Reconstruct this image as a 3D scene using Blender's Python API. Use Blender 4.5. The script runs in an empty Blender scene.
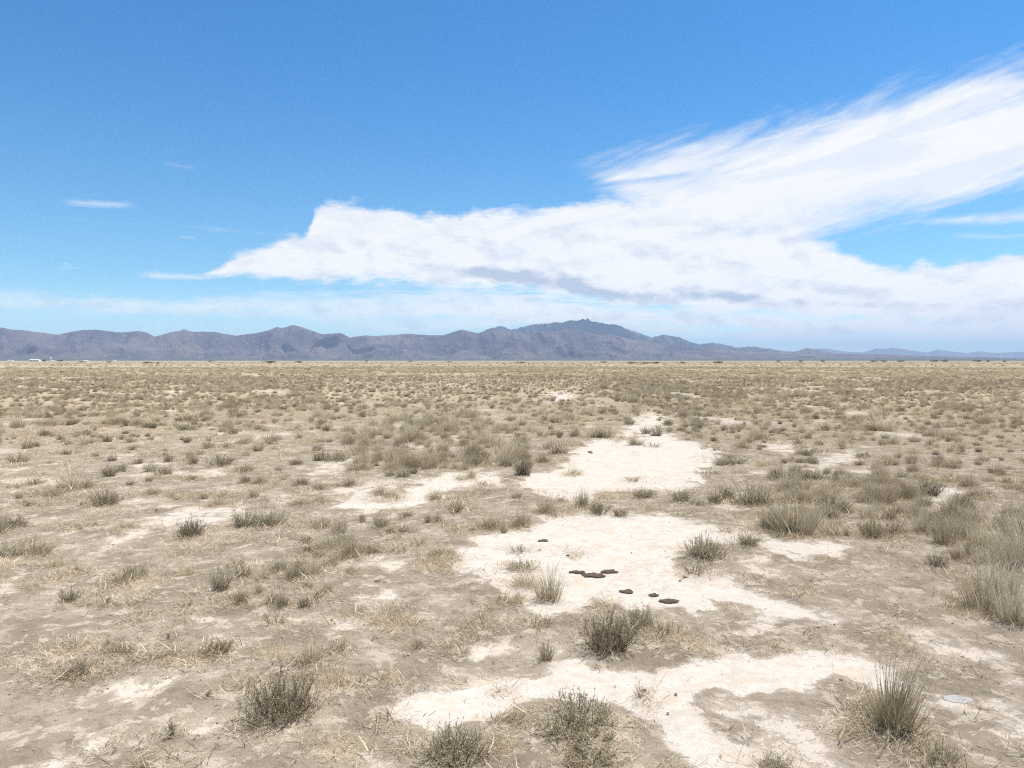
import bpy, math, random
import numpy as np
from mathutils import Vector, Matrix, Euler

R = math.radians
S = bpy.context.scene
COL = S.collection
rng = np.random.default_rng(7)
random.seed(7)

# ------------------------------------------------------------------ camera
FPX, CAMH, HORI = 736.0, 3.5, 360.5
PITCH = math.atan((384 - HORI) / FPX)
cam_d = bpy.data.cameras.new('camera')
cam = bpy.data.objects.new('camera', cam_d); COL.objects.link(cam)
cam_d.sensor_width = 36.0
cam_d.lens = 36.0 * FPX / 1024.0
cam_d.clip_start = 0.1
cam_d.clip_end = 200000
cam.location = (0, 0, CAMH)
cam.rotation_euler = (R(90) - PITCH, 0, 0)
S.camera = cam

def ray(px, py):
    """direction (world) through a picture point"""
    x = (px - 512) / FPX; z = -(py - 384) / FPX
    c, s = math.cos(PITCH), math.sin(PITCH)
    return np.array([x, c + z * s, -s + z * c])

def ground_at(px, py):
    d = ray(px, max(py, HORI + 0.8))
    t = -CAMH / d[2]
    return d[0] * t, d[1] * t, t          # t = depth along the axis

def to_px(X, Y, Z):
    c, s = math.cos(PITCH), math.sin(PITCH)
    dz = Z - CAMH
    dep = Y * c - dz * s
    up = Y * s + dz * c
    dep = np.maximum(dep, 1e-3)
    return 512 + FPX * X / dep, 384 - FPX * up / dep, dep

# ------------------------------------------------------------------ numpy noise
def _hash(ix, iy, seed):
    h = (ix.astype(np.int64) * 374761393 + iy.astype(np.int64) * 668265263 + seed * 974711) & 0xFFFFFFFF
    h = ((h ^ (h >> 13)) * 1274126177) & 0xFFFFFFFF
    h = (h ^ (h >> 16)) & 0xFFFFFFFF
    h = (h * 2246822519) & 0xFFFFFFFF
    return (h ^ (h >> 15)) & 0xFFFF

def pnoise(x, y, seed=0):
    x = np.asarray(x, float); y = np.asarray(y, float)
    ix = np.floor(x); iy = np.floor(y); fx = x - ix; fy = y - iy
    u = fx * fx * fx * (fx * (fx * 6 - 15) + 10); v = fy * fy * fy * (fy * (fy * 6 - 15) + 10)
    def g(i, j):
        a = _hash(ix + i, iy + j, seed) * (2 * math.pi / 65536)
        return np.cos(a) * (fx - i) + np.sin(a) * (fy - j)
    a = g(0, 0) * (1 - u) + g(1, 0) * u
    b = g(0, 1) * (1 - u) + g(1, 1) * u
    return (a * (1 - v) + b * v) * 1.5     # about -1..1

def fbm(x, y, seed=0, oct=4, gain=.5, lac=2.03):
    s = 0; a = 1; t = 0
    for i in range(oct):
        s = s + a * pnoise(x, y, seed + i * 17); t += a
        a *= gain; x = x * lac + 11.3; y = y * lac - 7.1
    return s / t

def ridged(x, y, seed=0, oct=5, gain=.55, lac=2.1):
    s = 0; a = 1; t = 0; w = 1
    for i in range(oct):
        n = 1 - np.abs(pnoise(x, y, seed + i * 31)) * 1.6
        n = np.clip(n, 0, 1) ** 2
        s = s + a * n * w; t += a
        w = np.clip(n * 1.4, 0, 1)
        a *= gain; x = x * lac + 5.3; y = y * lac + 9.1
    return s / t

def sstep(a, b, x):
    t = np.clip((x - a) / (b - a), 0, 1)
    return t * t * (3 - 2 * t)

# ------------------------------------------------------------------ helpers
def mesh_np(name, verts, faces_flat, loop_tot, mat=None, smooth=False, col=None, floats=None):
    me = bpy.data.meshes.new(name)
    n = len(verts); f = np.asarray(faces_flat, np.int32); lt = np.asarray(loop_tot, np.int32)
    me.vertices.add(n); me.vertices.foreach_set('co', np.asarray(verts, np.float32).ravel())
    me.loops.add(len(f)); me.loops.foreach_set('vertex_index', f)
    ls = np.zeros(len(lt), np.int32); ls[1:] = np.cumsum(lt)[:-1]
    me.polygons.add(len(lt)); me.polygons.foreach_set('loop_start', ls)
    me.polygons.foreach_set('loop_total', lt)
    me.polygons.foreach_set('use_smooth', np.full(len(lt), smooth))
    if mat: me.materials.append(mat)
    me.update(calc_edges=True)
    if col is not None:
        a = me.attributes.new('tint', 'FLOAT_COLOR', 'POINT')
        c = np.ones((n, 4), np.float32); c[:, :3] = col
        a.data.foreach_set('color', c.ravel())
    for k, v in (floats or {}).items():
        a = me.attributes.new(k, 'FLOAT', 'POINT')
        a.data.foreach_set('value', np.asarray(v, np.float32).ravel())
    me.validate()
    return me

def link(name, me, parent=None, loc=None):
    o = bpy.data.objects.new(name, me); COL.objects.link(o)
    if parent: o.parent = parent
    if loc is not None: o.location = loc
    return o

def tag(o, label=None, cat=None, group=None, kind=None):
    if label: o['label'] = label
    if cat: o['category'] = cat
    if group: o['group'] = group
    if kind: o['kind'] = kind
    return o

class NB:
    """small builder for node trees"""
    def __init__(s, tree): s.t = tree
    def n(s, typ, ins=None, **kw):
        nd = s.t.nodes.new(typ)
        for k, v in kw.items(): setattr(nd, k, v)
        for k, v in (ins or {}).items(): s.put(nd.inputs[k], v)
        return nd
    def put(s, sock, v):
        if isinstance(v, bpy.types.NodeSocket): s.t.links.new(v, sock)
        elif isinstance(v, bpy.types.Node): s.t.links.new(v.outputs[0], sock)
        else:
            if isinstance(v, tuple) and len(v) == 3 and sock.type == 'RGBA': v = (*v, 1)
            sock.default_value = v
    def m(s, op, a, b=0.0, c=0.0, clamp=False):
        nd = s.t.nodes.new('ShaderNodeMath'); nd.operation = op; nd.use_clamp = clamp
        s.put(nd.inputs[0], a); s.put(nd.inputs[1], b); s.put(nd.inputs[2], c)
        return nd.outputs[0]
    def add(s, a, b): return s.m('ADD', a, b)
    def sub(s, a, b): return s.m('SUBTRACT', a, b)
    def mul(s, a, b): return s.m('MULTIPLY', a, b)
    def mx(s, fac, a, b, blend='MIX'):
        nd = s.t.nodes.new('ShaderNodeMix'); nd.data_type = 'RGBA'; nd.blend_type = blend
        s.put(nd.inputs[0], fac); s.put(nd.inputs[6], a); s.put(nd.inputs[7], b)
        return nd.outputs[2]
    def ss(s, x, a, b, lo=0.0, hi=1.0):
        nd = s.t.nodes.new('ShaderNodeMapRange'); nd.interpolation_type = 'SMOOTHSTEP'
        s.put(nd.inputs[0], x); s.put(nd.inputs[1], a); s.put(nd.inputs[2], b)
        s.put(nd.inputs[3], lo); s.put(nd.inputs[4], hi)
        return nd.outputs[0]
    def noise(s, vec, scale, detail=4.0, rough=.5, dist=0.0, dims='3D'):
        nd = s.t.nodes.new('ShaderNodeTexNoise'); nd.noise_dimensions = dims
        s.put(nd.inputs['Vector'], vec); s.put(nd.inputs['Scale'], scale)
        s.put(nd.inputs['Detail'], detail); s.put(nd.inputs['Roughness'], rough)
        s.put(nd.inputs['Distortion'], dist)
        return nd.outputs[0]
    def vec(s, x, y, z=0.0):
        nd = s.t.nodes.new('ShaderNodeCombineXYZ')
        s.put(nd.inputs[0], x); s.put(nd.inputs[1], y); s.put(nd.inputs[2], z)
        return nd.outputs[0]
    def attr(s, name, out='Fac'):
        nd = s.t.nodes.new('ShaderNodeAttribute'); nd.attribute_name = name
        return nd.outputs[out]

def new_mat(name):
    m = bpy.data.materials.new(name); m.use_nodes = True
    nt = m.node_tree; nt.nodes.clear()
    b = NB(nt); out = b.n('ShaderNodeOutputMaterial')
    return m, b, out

# ------------------------------------------------------------------ light, sky
SUN_EL, SUN_AZ = R(66), R(66)             # azimuth clockwise from the view direction
sun_dir = Vector((math.sin(SUN_AZ) * math.cos(SUN_EL), math.cos(SUN_AZ) * math.cos(SUN_EL), math.sin(SUN_EL)))
sd = bpy.data.lights.new('sun', 'SUN'); sd.energy = 5.0; sd.angle = R(0.53); sd.color = (1, .958, .905)
so = bpy.data.objects.new('sun', sd); COL.objects.link(so)
so.rotation_euler = sun_dir.to_track_quat('Z', 'Y').to_euler(); so.location = (0, 0, 60)

W = bpy.data.worlds.new('World'); S.world = W; W.use_nodes = True
W.cycles.sampling_method = 'MANUAL'; W.cycles.sample_map_resolution = 256
W.node_tree.nodes.clear(); b = NB(W.node_tree)
wout = b.n('ShaderNodeOutputWorld')
bg = b.n('ShaderNodeBackground'); bg.inputs[1].default_value = 0.1
b.t.links.new(bg.outputs[0], wout.inputs[0])
sky = b.n('ShaderNodeTexSky', sky_type='NISHITA', sun_disc=False, sun_elevation=SUN_EL, sun_rotation=SUN_AZ,
          altitude=1300.0, air_density=1.0, dust_density=0.25, ozone_density=2.2)
tc = b.n('ShaderNodeTexCoord').outputs['Generated']
sep = b.n('ShaderNodeSeparateXYZ', {0: tc})
vx, vy, vz = sep.outputs
az = b.m('ARCTAN2', vx, vy)
el = b.m('ARCSINE', vz)

def px_ae(px, py):
    d = ray(px, py)
    return math.atan2(d[0], d[1]), math.asin(d[2] / np.linalg.norm(d))

AZ0, AZ1, EL0, EL1 = -0.9, 0.9, -0.1, 0.6
def curve(azs, pts):
    """elevation along azimuth of a line read off in the photograph"""
    nd = b.n('ShaderNodeFloatCurve')
    nrm = b.n('ShaderNodeMapRange', {0: azs, 1: AZ0, 2: AZ1, 3: 0.0, 4: 1.0}).outputs[0]
    b.put(nd.inputs['Value'], nrm)
    c = nd.mapping.curves[0]
    P = sorted(((a - AZ0) / (AZ1 - AZ0), (e - EL0) / (EL1 - EL0)) for a, e in (px_ae(*p) for p in pts))
    P = [(0.0, P[0][1])] + P + [(1.0, P[-1][1])]
    c.points[0].location = P[0]; c.points[1].location = P[-1]
    for p in P[1:-1]: c.points.new(*p)
    for p in c.points: p.handle_type = 'AUTO_CLAMPED'
    nd.mapping.update()
    return b.m('MULTIPLY_ADD', nd.outputs[0], EL1 - EL0, EL0)

def streak_vec(tilt, sx, sy, off=0.0):
    c, s_ = math.cos(tilt), math.sin(tilt)
    u = b.add(b.mul(az, c), b.mul(el, s_)); v = b.sub(b.mul(el, c), b.mul(az, s_))
    return b.vec(b.mul(u, sx), b.mul(v, sy), off)

px = 1 / FPX
def band(top, bot, st, sb, warp_v, warp_amp, tex, tex_amp, gain=1.0, warp_scale=1.0):
    w1 = b.mul(b.sub(b.noise(warp_v, warp_scale, 4, .6), .5), warp_amp * px)
    e = b.add(el, w1)
    t = b.m('DIVIDE', b.sub(curve(az, top), e), st * px)
    u = b.m('DIVIDE', b.sub(e, curve(az, bot)), sb * px)
    m_ = b.m('SMOOTH_MIN', t, u, .6)
    m_ = b.m('MINIMUM', m_, 5.5)
    d = b.add(m_, b.mul(b.sub(tex, .5), tex_amp))
    return b.mul(b.ss(d, -.2, 2.0), gain), m_

puff = b.noise(streak_vec(0, 16, 34), 1.0, 5, .58, .2)
fine = b.noise(streak_vec(.05, 22, 95, 3.0), 1.0, 5, .6, .4)
tilted = b.noise(streak_vec(.24, 9, 46, 7.0), 1.0, 6, .62, .25)
tilted2 = b.noise(streak_vec(.22, 5, 26, 9.0), 1.0, 5, .6, .6)
flat = b.noise(streak_vec(0.0, 7, 80, 5.0), 1.0, 5, .6, .3)

L1, m1 = band([(196, 276), (205, 270), (222, 260), (250, 245), (285, 236), (306, 229), (313, 212), (322, 205), (350, 203), (400, 206),
           (430, 212), (480, 210), (540, 206), (575, 200), (640, 198), (700, 205), (760, 215), (800, 226), (830, 240), (855, 254), (880, 266), (905, 266),
           (925, 258), (945, 262), (965, 254), (990, 256), (1005, 252), (1024, 256)],
          [(196, 277), (215, 281), (260, 282), (300, 284), (350, 284), (400, 283), (440, 287), (480, 290), (530, 294), (560, 299), (600, 306),
           (680, 314), (760, 320), (1024, 326)], 5, 5, streak_vec(.02, 13, 26, 1.0), 30, b.add(b.mul(puff, .55), b.mul(fine, .45)), 6.0, 1.0)
L2, m2 = band([(545, 168), (570, 157), (610, 147), (660, 136), (700, 128), (740, 124), (790, 106), (850, 90), (900, 78), (960, 66), (1024, 52)],
          [(545, 168), (575, 178), (610, 205), (660, 235), (720, 260), (780, 262), (815, 250), (850, 238), (890, 228), (950, 216), (1024, 203)],
          20, 16, streak_vec(.25, 6, 30, 2.0), 22, b.add(b.mul(tilted, .5), b.mul(tilted2, .5)), 6.0, 1.0)
gap, _ = band([(560, 186), (600, 180), (660, 176), (720, 168), (790, 158)], [(560, 192), (600, 188), (660, 184), (720, 175), (790, 160)],
          5, 5, streak_vec(.2, 8, 40, 12.0), 18, tilted, 4.0, .95)
L2 = b.mul(L2, b.ss(az, px_ae(555, 160)[0], px_ae(625, 160)[0]))
gapm = b.mul(gap, b.mul(b.ss(az, px_ae(540, 180)[0], px_ae(590, 180)[0]), b.ss(az, px_ae(800, 160)[0], px_ae(700, 160)[0])))
L2 = b.mul(L2, b.sub(1.0, gapm))
L3, m3 = band([(900, 222), (930, 216), (980, 211), (1024, 208)], [(900, 224), (940, 227), (1024, 224)], 5, 5, streak_vec(.15, 8, 30, 4.0), 8, tilted, 3, .85)
# thin low layers over the hills
low, _ = band([(60, 320), (130, 306), (210, 300), (280, 286), (400, 284), (500, 282), (600, 296), (760, 308), (1024, 310)],
              [(60, 322), (130, 318), (210, 314), (280, 325), (400, 338), (520, 338), (1024, 352)], 8, 10, streak_vec(0, 6, 20, 8.0), 10, flat, 8.0, 1.0)
low = b.mul(low, b.ss(az, px_ae(-100, 300)[0], px_ae(700, 300)[0], .05, .95))
right, _ = band([(560, 300), (640, 305), (760, 312), (1024, 310)], [(560, 322), (700, 326), (800, 338), (1024, 346)], 8, 10,
                streak_vec(0, 8, 26, 14.0), 8, b.noise(streak_vec(0, 14, 60, 21.0), 1.0, 5, .6, .3), 3.2, .9)
def wisp(x0, x1, y0, y1, th, amt, off):
    w_, _ = band([(x0, y0 - th), (x1, y1 - th)], [(x0, y0 + th), (x1, y1 + th)], th * .8, th * .8, streak_vec(.0, 14, 30, off), th * 2.5, flat, 3.0, amt)
    a0, a1 = px_ae(x0, y0)[0], px_ae(x1, y1)[0]; q = (a1 - a0) * .3
    return b.mul(w_, b.mul(b.ss(az, a0, a0 + q), b.ss(az, a1, a1 - q)))
wisps = [wisp(58, 140, 201, 206, 4, .62, 31.0), wisp(160, 200, 163, 169, 4, .25, 33.0), wisp(178, 198, 237, 238, 2.5, .5, 35.0),
         wisp(132, 225, 276, 277, 4, .8, 37.0), wisp(940, 1050, 236, 234, 4, .45, 39.0)]
alpha = L1
for q in [L2, L3, low, right] + wisps:
    alpha = b.sub(1.0, b.mul(b.sub(1.0, alpha), b.sub(1.0, q)))
thin = b.mul(b.ss(b.noise(streak_vec(.2, 5, 34, 51.0), 1.0, 5, .6, .8), .62, .40), b.ss(el, px_ae(512, 285)[1], px_ae(512, 190)[1], .05, .2))
alpha = b.mul(alpha, b.sub(1.0, thin))
alpha = b.m('MINIMUM', alpha, .96)
alpha = b.mul(alpha, b.ss(az, 2.0, 1.2))
alpha = b.mul(alpha, b.ss(az, -2.0, -1.4))
# unseen broken clouds added behind the camera and overhead to whiten the fill light
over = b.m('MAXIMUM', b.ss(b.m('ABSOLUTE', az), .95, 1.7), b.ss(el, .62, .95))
fill_clouds = b.mul(b.mul(b.ss(b.noise(tc, 2.2, 5, .6, .3), .36, .56), over), .8)
alpha = b.m('MAXIMUM', alpha, fill_clouds)
# cloud body colour: bright tops, bluish grey bases of the piled band
light_diff = b.sub(puff, b.noise(b.vec(b.add(b.mul(az, 16), .18), b.add(b.mul(el, 34), .42), 0.0), 1.0, 5, .58, .2))
base_band, _ = band([(380, 262), (440, 262), (480, 262), (520, 264), (570, 270), (600, 284), (640, 290), (700, 288), (760, 292), (830, 300), (1024, 304)],
                 [(380, 268), (440, 276), (480, 282), (540, 290), (590, 298), (640, 306), (700, 306), (760, 304), (830, 306), (1024, 310)],
                 5, 6, streak_vec(0, 10, 24, 17.0), 16, puff, 3.2, .9)
base_band = b.mul(base_band, b.mul(b.ss(az, px_ae(380, 270)[0], px_ae(500, 270)[0]), b.ss(az, px_ae(860, 300)[0], px_ae(740, 300)[0], .35, 1)))
lowmask = b.ss(el, px_ae(512, 205)[1], px_ae(512, 240)[1])
shade = b.add(b.mul(b.mul(light_diff, 2.2), b.add(.12, b.mul(lowmask, .88))), b.mul(base_band, 1.15))
shade = b.add(shade, b.mul(b.ss(puff, .62, .35), b.mul(lowmask, .12)))
shade = b.m('MAXIMUM', b.m('MINIMUM', shade, 1.0), 0.0)
ccol = b.mx(shade, b.mx(b.ss(el, .0, .22), (9.6, 9.5, 9.1), (8.3, 8.2, 8.1)), (4.6, 5.2, 6.2))
skyt = b.mx(b.ss(el, .0, .42), b.mx(b.ss(el, .0, .12), (1.15, 1.45, 1.45), (.74, 1.12, 1.18)), (.35, .98, 1.33))
skyg = b.mx(1.0, sky.outputs[0], skyt, 'MULTIPLY')
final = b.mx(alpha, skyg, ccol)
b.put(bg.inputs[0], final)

# ------------------------------------------------------------------ air
hz, b, out = new_mat('air')
pv = b.n('ShaderNodeVolumePrincipled', {'Color': (.52, .70, 1.0), 'Density': 3.1e-5, 'Anisotropy': 0.0})
pv.inputs['Density Attribute'].default_value = ''; pv.inputs['Color Attribute'].default_value = ''
b.t.links.new(pv.outputs[0], out.inputs['Volume'])
hz.cycles.homogeneous_volume = True
HB, HT, HD = 62000.0, 1420.0, -30.0
vs = [(x, y, z) for z in (HD, HT) for x, y in ((-HB, -HB), (HB, -HB), (HB, HB), (-HB, HB))]
fs = [0, 3, 2, 1, 4, 5, 6, 7, 0, 1, 5, 4, 1, 2, 6, 5, 2, 3, 7, 6, 3, 0, 4, 7]
haze = link('haze', mesh_np('haze', vs, fs, [4] * 6, hz)); haze['kind'] = 'stuff'

# ------------------------------------------------------------------ where the ground is pale, bare or overgrown (read off the photograph)
# polygons in picture points are turned into places on the ground
CRUST = [
 ([(583, 446), (600, 438), (625, 441), (660, 430), (680, 440), (712, 446), (722, 456), (705, 470), (700, 482), (672, 492), (655, 488), (610, 492), (590, 502), (560, 498), (530, 492), (515, 484), (535, 474), (566, 468), (572, 455)], 1.0),
 ([(455, 548), (480, 540), (520, 528), (545, 514), (600, 512), (660, 514), (700, 524), (745, 528), (765, 536), (740, 544), (700, 546), (678, 552), (672, 566), (700, 574), (735, 580), (760, 596), (800, 606), (818, 618), (790, 622), (750, 612), (715, 606), (700, 618), (660, 610), (620, 602), (590, 598), (560, 606), (545, 618), (505, 600), (500, 585), (470, 575), (460, 560)], 1.0),
 ([(395, 702), (430, 688), (480, 678), (540, 672), (575, 655), (640, 664), (690, 652), (745, 655), (800, 650), (850, 652), (905, 676), (895, 690), (850, 682), (810, 688), (770, 684), (735, 692), (705, 696), (700, 712), (715, 735), (760, 752), (850, 772), (700, 776), (640, 716), (570, 702), (520, 704), (480, 722), (430, 722), (400, 716)], 1.0),
 ([(400, 494), (420, 480), (465, 472), (500, 474), (500, 484), (450, 490), (430, 500), (390, 510), (345, 512), (325, 508), (350, 494)], .95),
 ([(325, 500), (345, 484), (380, 478), (410, 480), (390, 490), (360, 498)], .6),
 ([(130, 530), (150, 516), (195, 506), (250, 504), (260, 516), (215, 524), (170, 528), (125, 542), (90, 556), (100, 546)], .62),
 ([(632, 424), (640, 414), (668, 414), (668, 424), (650, 432), (636, 436), (612, 438)], .85),
 ([(545, 396), (556, 390), (578, 396), (572, 402), (548, 402)], .8),
 ([(768, 446), (780, 440), (800, 444), (796, 452), (772, 454)], .7),
 ([(805, 470), (820, 456), (860, 450), (862, 460), (835, 470), (850, 478), (815, 476)], .62),
 ([(922, 492), (932, 484), (965, 486), (962, 506), (930, 508)], .75),
 ([(980, 518), (1010, 516), (1005, 528), (982, 528)], .5),
 ([(768, 538), (800, 540), (848, 548), (850, 556), (800, 558), (764, 552)], .8),
 ([(720, 632), (768, 610), (800, 600), (850, 612), (870, 622), (840, 626), (800, 618), (780, 628), (740, 640)], .62),
 ([(895, 626), (925, 622), (945, 642), (1000, 650), (980, 664), (930, 655), (905, 645)], .62),
 ([(472, 652), (480, 644), (508, 642), (510, 652), (490, 662), (474, 662)], .9),
 ([(374, 594), (380, 584), (396, 584), (394, 598), (378, 600)], .85),
 ([(320, 628), (335, 616), (360, 618), (350, 630), (325, 634)], .75),
 ([(258, 620), (290, 612), (320, 608), (300, 622), (262, 626)], .5),
 ([(100, 690), (130, 680), (170, 678), (165, 692), (135, 706), (110, 704)], .62),
 ([(30, 762), (40, 748), (66, 752), (60, 768), (20, 772)], .72),
 ([(85, 748), (95, 736), (120, 732), (110, 746), (92, 752)], .8),
 ([(182, 722), (200, 718), (215, 726), (200, 732), (188, 732)], .8),
 ([(362, 768), (368, 750), (390, 750), (392, 766), (376, 774)], .8),
 ([(235, 720), (256, 708), (262, 720), (240, 730)], .5),
 ([(920, 700), (940, 690), (985, 704), (975, 712), (940, 708)], .75),
 ([(985, 720), (1024, 690), (1040, 740), (1010, 752)], .6),
 ([(768, 752), (795, 740), (830, 752), (860, 768), (800, 780)], .65),
 ([(860, 500), (880, 492), (905, 500), (900, 510), (868, 508)], .3),
 ([(150, 408), (166, 405), (170, 410), (152, 412)], .6), ([(78, 414), (98, 410), (100, 416), (80, 417)], .45),
 ([(680, 380), (692, 378), (700, 383), (684, 384)], .6), ([(735, 394), (760, 391), (758, 398), (740, 398)], .5),
 ([(870, 418), (900, 412), (925, 416), (900, 424), (876, 426)], .45), ([(955, 412), (1010, 416), (1000, 422), (960, 418)], .4),
 ([(30, 516), (60, 520), (40, 526), (5, 522)], .3), ([(0, 488), (22, 486), (16, 492), (0, 494)], .5),
 ([(150, 520), (100, 538), (60, 548), (110, 545)], .4),
 ([(230, 432), (258, 426), (300, 430), (270, 438)], .3), ([(20, 574), (0, 570), (0, 590), (28, 590)], .5),
]
def poly_soft(PX, PY, poly, soft):
    """1 inside, falling to 0 over about SOFT picture points outside (vertical counts for more: it is foreshortened)"""
    sy = 2.2
    P = np.array(poly, float); P[:, 1] *= sy
    x, y = PX, PY * sy
    inside = np.zeros(x.shape, bool); dmin = np.full(x.shape, 1e9)
    n = len(P)
    for i in range(n):
        x1, y1 = P[i]; x2, y2 = P[(i + 1) % n]
        c = ((y1 > y) != (y2 > y)) & (x < (x2 - x1) * (y - y1) / (y2 - y1 + 1e-12) + x1)
        inside ^= c
        dx, dy = x2 - x1, y2 - y1; t = np.clip(((x - x1) * dx + (y - y1) * dy) / (dx * dx + dy * dy + 1e-9), 0, 1)
        dmin = np.minimum(dmin, np.hypot(x - x1 - t * dx, y - y1 - t * dy))
    sgn = np.where(inside, dmin, -dmin)
    return sstep(-soft, soft, sgn)

def crust_at(X, Y):
    """pale salt crust, 0..1, at places on the ground"""
    X = np.asarray(X, float); Y = np.asarray(Y, float)
    r = np.hypot(X, Y)
    k = .038 * np.maximum(r, 5)
    wx = X + k * fbm(X / (.075 * 9), Y / (.075 * 9), 91, 5); wy = Y + 1.6 * k * fbm(X / .8, Y / 1.1, 92, 5)
    PX, PY, dep = to_px(wx, np.maximum(wy, .5), 0.0)
    out_ = np.zeros(X.shape)
    for poly, a in CRUST:
        p = np.array(poly); x0, y0 = p.min(0) - 30; x1, y1 = p.max(0) + 30
        m_ = (PX > x0) & (PX < x1) & (PY > y0) & (PY < y1) & (Y > 1)
        if m_.any():
            idx = np.nonzero(m_)
            v = poly_soft(PX[idx], PY[idx], poly, 4 + (p[:, 1].mean() - 360) * .035) * a
            out_[idx] = np.maximum(out_[idx], v)
    # a loose scatter of small pale patches everywhere, fewer far out
    sc = fbm(X / 1.7, Y / 1.7, 5, 4)
    sc2 = fbm(X / 9, Y / 9, 8, 2)
    gen = sstep(.18, .5, sc + .35 * sc2) * .6
    beyond = sstep(.22, .5, fbm(X / 5, Y / 8, 15, 3)) * .6 * sstep(18, 35, r)
    side = np.where((np.abs(X) > Y * .8) | (Y < 3), sstep(.0, .3, fbm(X / 6, Y / 6, 25, 4)), 0)
    return np.maximum(np.maximum(out_, gen), np.maximum(beyond, side * .8))

def height_at(X, Y, crust=None):
    X = np.asarray(X, float); Y = np.asarray(Y, float)
    r = np.hypot(X, Y)
    near = 1 - sstep(40, 150, r)
    z = .045 * fbm(X / 6, Y / 6, 40, 3) * near + .018 * fbm(X / 1.1, Y / 1.1, 50, 3) * (1 - sstep(15, 60, r))
    return z

# ------------------------------------------------------------------ plants
def lin(r, g, b_): return np.array([r, g, b_])
GREEN = [lin(.36, .325, .205), lin(.275, .25, .155), lin(.44, .39, .25), lin(.32, .29, .20)]
GREY = [lin(.44, .39, .29), lin(.35, .305, .225), lin(.53, .47, .355)]
STRAW = [lin(.60, .50, .34), lin(.52, .42, .28), lin(.68, .58, .42), lin(.44, .35, .23)]
WOOD = [lin(.13, .095, .07), lin(.19, .15, .115), lin(.09, .068, .052)]

class Geo:
    def __init__(s): s.v = []; s.f = []; s.l = []; s.c = []; s.n = 0
    def ribbon(s, pts, w, side, col):
        """flat blade through pts (k,3), widths (k,), side (3,)"""
        k = len(pts); a = pts - side * w[:, None]; b_ = pts + side * w[:, None]
        V = np.empty((2 * k, 3)); V[0::2] = a; V[1::2] = b_
        s.v.append(V); s.c.append(np.tile(col, (2 * k, 1)))
        for i in range(k - 1):
            q = s.n + 2 * i; s.f += [q, q + 1, q + 3, q + 2]; s.l.append(4)
        s.n += 2 * k
    def tube(s, pts, r, col):
        k = len(pts)
        d = pts[-1] - pts[0]; d = d / (np.linalg.norm(d) + 1e-9)
        u = np.cross(d, [0.3, .2, 1.0]); u /= np.linalg.norm(u) + 1e-9; w = np.cross(d, u)
        V = np.empty((3 * k, 3))
        for j in range(3):
            a = 2 * math.pi * j / 3
            V[j::3] = pts + (u * math.cos(a) + w * math.sin(a)) * r[:, None]
        s.v.append(V); s.c.append(np.tile(col, (3 * k, 1)))
        for i in range(k - 1):
            for j in range(3):
                q = s.n + 3 * i; j2 = (j + 1) % 3
                s.f += [q + j, q + j2, q + 3 + j2, q + 3 + j]; s.l.append(4)
        s.n += 3 * k
    def leaf(s, p, d, L, w, col, g):
        sd_ = np.cross(d, g.normal(size=3)); sd_ /= np.linalg.norm(sd_) + 1e-9
        V = np.array([p, p + d * L * .5 + sd_ * w, p + d * L, p + d * L * .5 - sd_ * w])
        s.v.append(V); s.c.append(np.tile(col, (4, 1)))
        s.f += [s.n, s.n + 1, s.n + 2, s.n + 3]; s.l.append(4); s.n += 4
    def mesh(s, name, mat):
        return mesh_np(name, np.concatenate(s.v), s.f, s.l, mat, False, np.clip(np.concatenate(s.c), .01, .9))

veg, b, out = new_mat('dry_vegetation')
tint = b.attr('tint', 'Color')
oi = b.n('ShaderNodeObjectInfo')
hs = b.n('ShaderNodeHueSaturation', {'Hue': b.m('MULTIPLY_ADD', oi.outputs['Random'], .012, .495),
        'Saturation': b.m('MULTIPLY_ADD', oi.outputs['Random'], -.25, 1.08), 'Value': b.m('MULTIPLY_ADD', oi.outputs['Random'], .6, .74), 'Color': tint})
df = b.n('ShaderNodeBsdfDiffuse', {'Color': hs.outputs[0], 'Roughness': .3})
tr = b.n('ShaderNodeBsdfTranslucent', {'Color': hs.outputs[0]})
ms = b.n('ShaderNodeMixShader', {0: .22, 1: df.outputs[0], 2: tr.outputs[0]})
b.t.links.new(ms.outputs[0], out.inputs[0])

def pick(g, pal, j=.12):
    c = pal[g.integers(len(pal))]
    return c * (1 + g.normal() * j)

def stem_path(g, base, az_, lean, L, k, droop=.1, wig=.05):
    """a stem leaving BASE at LEAN from the vertical"""
    t = np.linspace(0, 1, k)
    th = lean * (1 - .35 * t) + droop * t * t
    step = L / (k - 1)
    p = np.zeros((k, 3)); p[0] = base
    a = az_
    for i in range(1, k):
        a += g.normal() * wig * 2
        d = np.array([math.cos(a) * math.sin(th[i]), math.sin(a) * math.sin(th[i]), math.cos(th[i])])
        d += g.normal(size=3) * wig
        p[i] = p[i - 1] + d * step
    return p

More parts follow.
